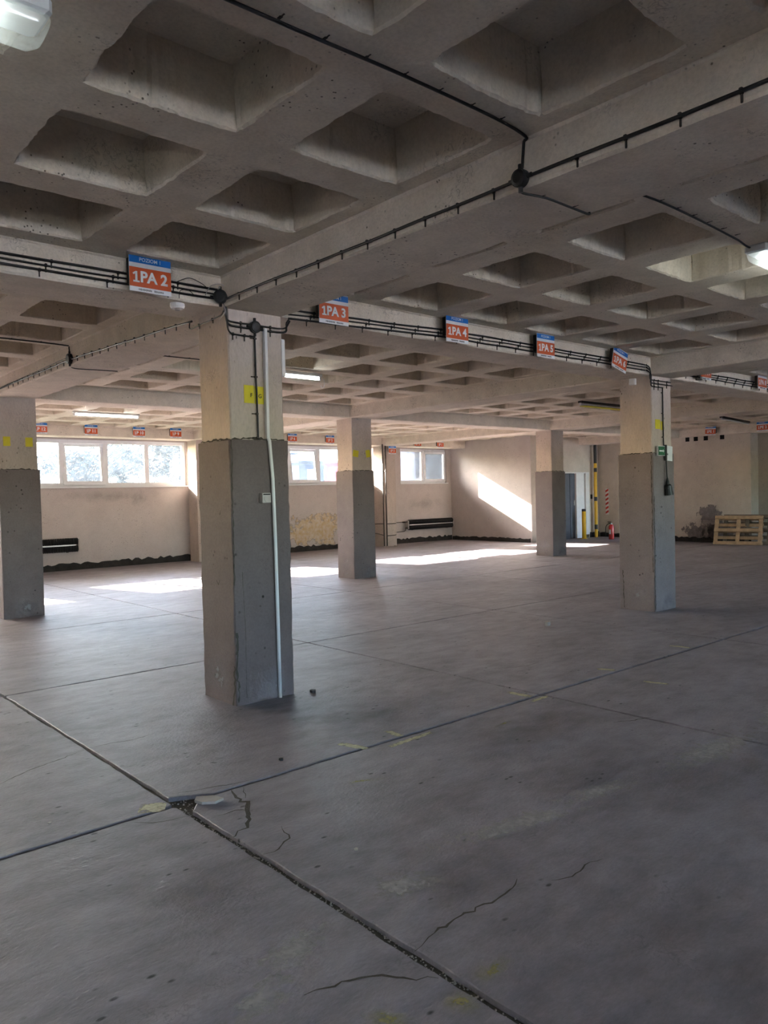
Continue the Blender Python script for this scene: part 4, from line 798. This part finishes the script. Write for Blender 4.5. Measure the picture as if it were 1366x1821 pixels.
# ---------------------------------------------------------------- outside the windows
tag(MB().box((-120, 13.2, -0.6), (160, 300, -0.4)).build('ground_outside', 'ground_grass'), 'ground outside the window wall', 'ground', kind='structure')
tag(MB().box((-120, -200, -0.6), (160, -12.8, -0.4)).build('ground_outside', 'ground'), 'ground outside the rear wall', 'ground', kind='structure')
def tree(label, x, y, h, rad, leaf, n=2600, seed=1):
    rr = random.Random(seed); t = thing('tree', label, 'tree', (x, y, -0.4), 'trees outside the left windows'); mb = MB()
    mb.tube([(x, y, -0.4), (x + 0.05, y, h * 0.35), (x, y + 0.1, h * 0.75)], [0.11, 0.08, 0.04], 8)
    for _ in range(9):
        a = rr.uniform(0, 6.28); z0 = h * rr.uniform(0.3, 0.6); mb.tube([(x, y, z0), (x + math.cos(a) * rad * 0.4, y + math.sin(a) * rad * 0.4, z0 + 0.4), (x + math.cos(a) * rad * 0.8, y + math.sin(a) * rad * 0.8, z0 + 0.8)], [0.035, 0.025, 0.01], 5)
    mb.build('trunk', 'bark', t); mb = MB(); cz = h * 0.62; cl = [(rr.gauss(0, 0.45) * rad, rr.gauss(0, 0.45) * rad, rr.uniform(-0.40, 0.38) * h, rr.uniform(0.25, 0.5) * rad) for _ in range(26)]
    for _ in range(n):
        c = rr.choice(cl); v = Vector((rr.gauss(0, 1), rr.gauss(0, 1), rr.gauss(0, 1))).normalized() * c[3] * rr.random() ** 0.4; p = Vector((x + c[0], y + c[1], cz + c[2])) + v
        a = Vector((rr.gauss(0, 1), rr.gauss(0, 1), rr.gauss(0, 1))).normalized(); b = a.orthogonal().normalized(); s = rr.uniform(0.08, 0.15)
        mb.quad(tuple(p - a * s), tuple(p + b * s * 0.5), tuple(p + a * s), tuple(p - b * s * 0.5))
    o = mb.build('foliage', leaf, t); o['kind'] = 'stuff'
tree('leafy tree filling the rightmost pane of the left window', 10.7, 23.5, 4.4, 1.7, 'leaf_b', 6800, 1)
tree('round tree in the second pane of the left window', 10.2, 27, 3.4, 1.6, 'leaf_a', 6000, 2)
tree('low tree seen through the tilted left sash', 10.4, 35, 3.4, 2.0, 'leaf_a', 5200, 3)
tree('tree at the left end of the left window', 4.6, 25, 4.2, 1.6, 'leaf_b', 5200, 4)
tree('distant tree between the panes of the left window', 14.5, 38, 4.6, 2.4, 'leaf_a', 5200, 5)
tree('bushy tree behind the tilted left sash', 6.6, 29.5, 3.1, 1.6, 'leaf_b', 4400, 6)
def building(label, x0, x1, y0, y1, h, mat, wins):
    t = thing('building', label, 'building', ((x0 + x1) / 2, y0, -0.4), 'buildings outside the windows'); MB().box((x0, y0, -0.4), (x1, y1, h)).build('wall', mat, t); MB().box((x0 - 0.15, y0 - 0.15, h), (x1 + 0.15, y1, h + 0.2)).build('roof', 'facade_blue', t)
    for (a, b, c, e) in wins: MB().bbox((a, y0 - 0.05, c), (b, y0 + 0.02, e), 0.01).build('window', 'facade_glass', t)
building('pale distant block seen through the tilted middle sash', 44, 56, 62, 72, 5.0, 'facade_blue', [(45 + 2.2 * k, 46.2 + 2.2 * k, 3.2, 4.3) for k in range(5)])
building('taller pale block behind the low one', 48, 52, 74, 80, 6.6, 'facade_pale', [(48.5 + 1.2 * k, 49.2 + 1.2 * k, 5.0, 6.0) for k in range(3)])
building('red house seen in the middle window', 38.3, 46, 48, 50, 4.3, 'facade_red', [(40 + 2 * k, 41 + 2 * k, 2.6, 3.4) for k in range(3)])
building('pale lilac house filling the left pane of the right window', 26.9, 30.4, 28, 30.2, 7.5, 'facade_lilac', [(27.75, 28.15, 3.05, 3.75)])
building('pale grey house in the right pane of the right window', 34, 42, 34, 42, 4.4, 'facade_pale', [(36, 37, 3.0, 3.8), (38, 39, 3.0, 3.8)])
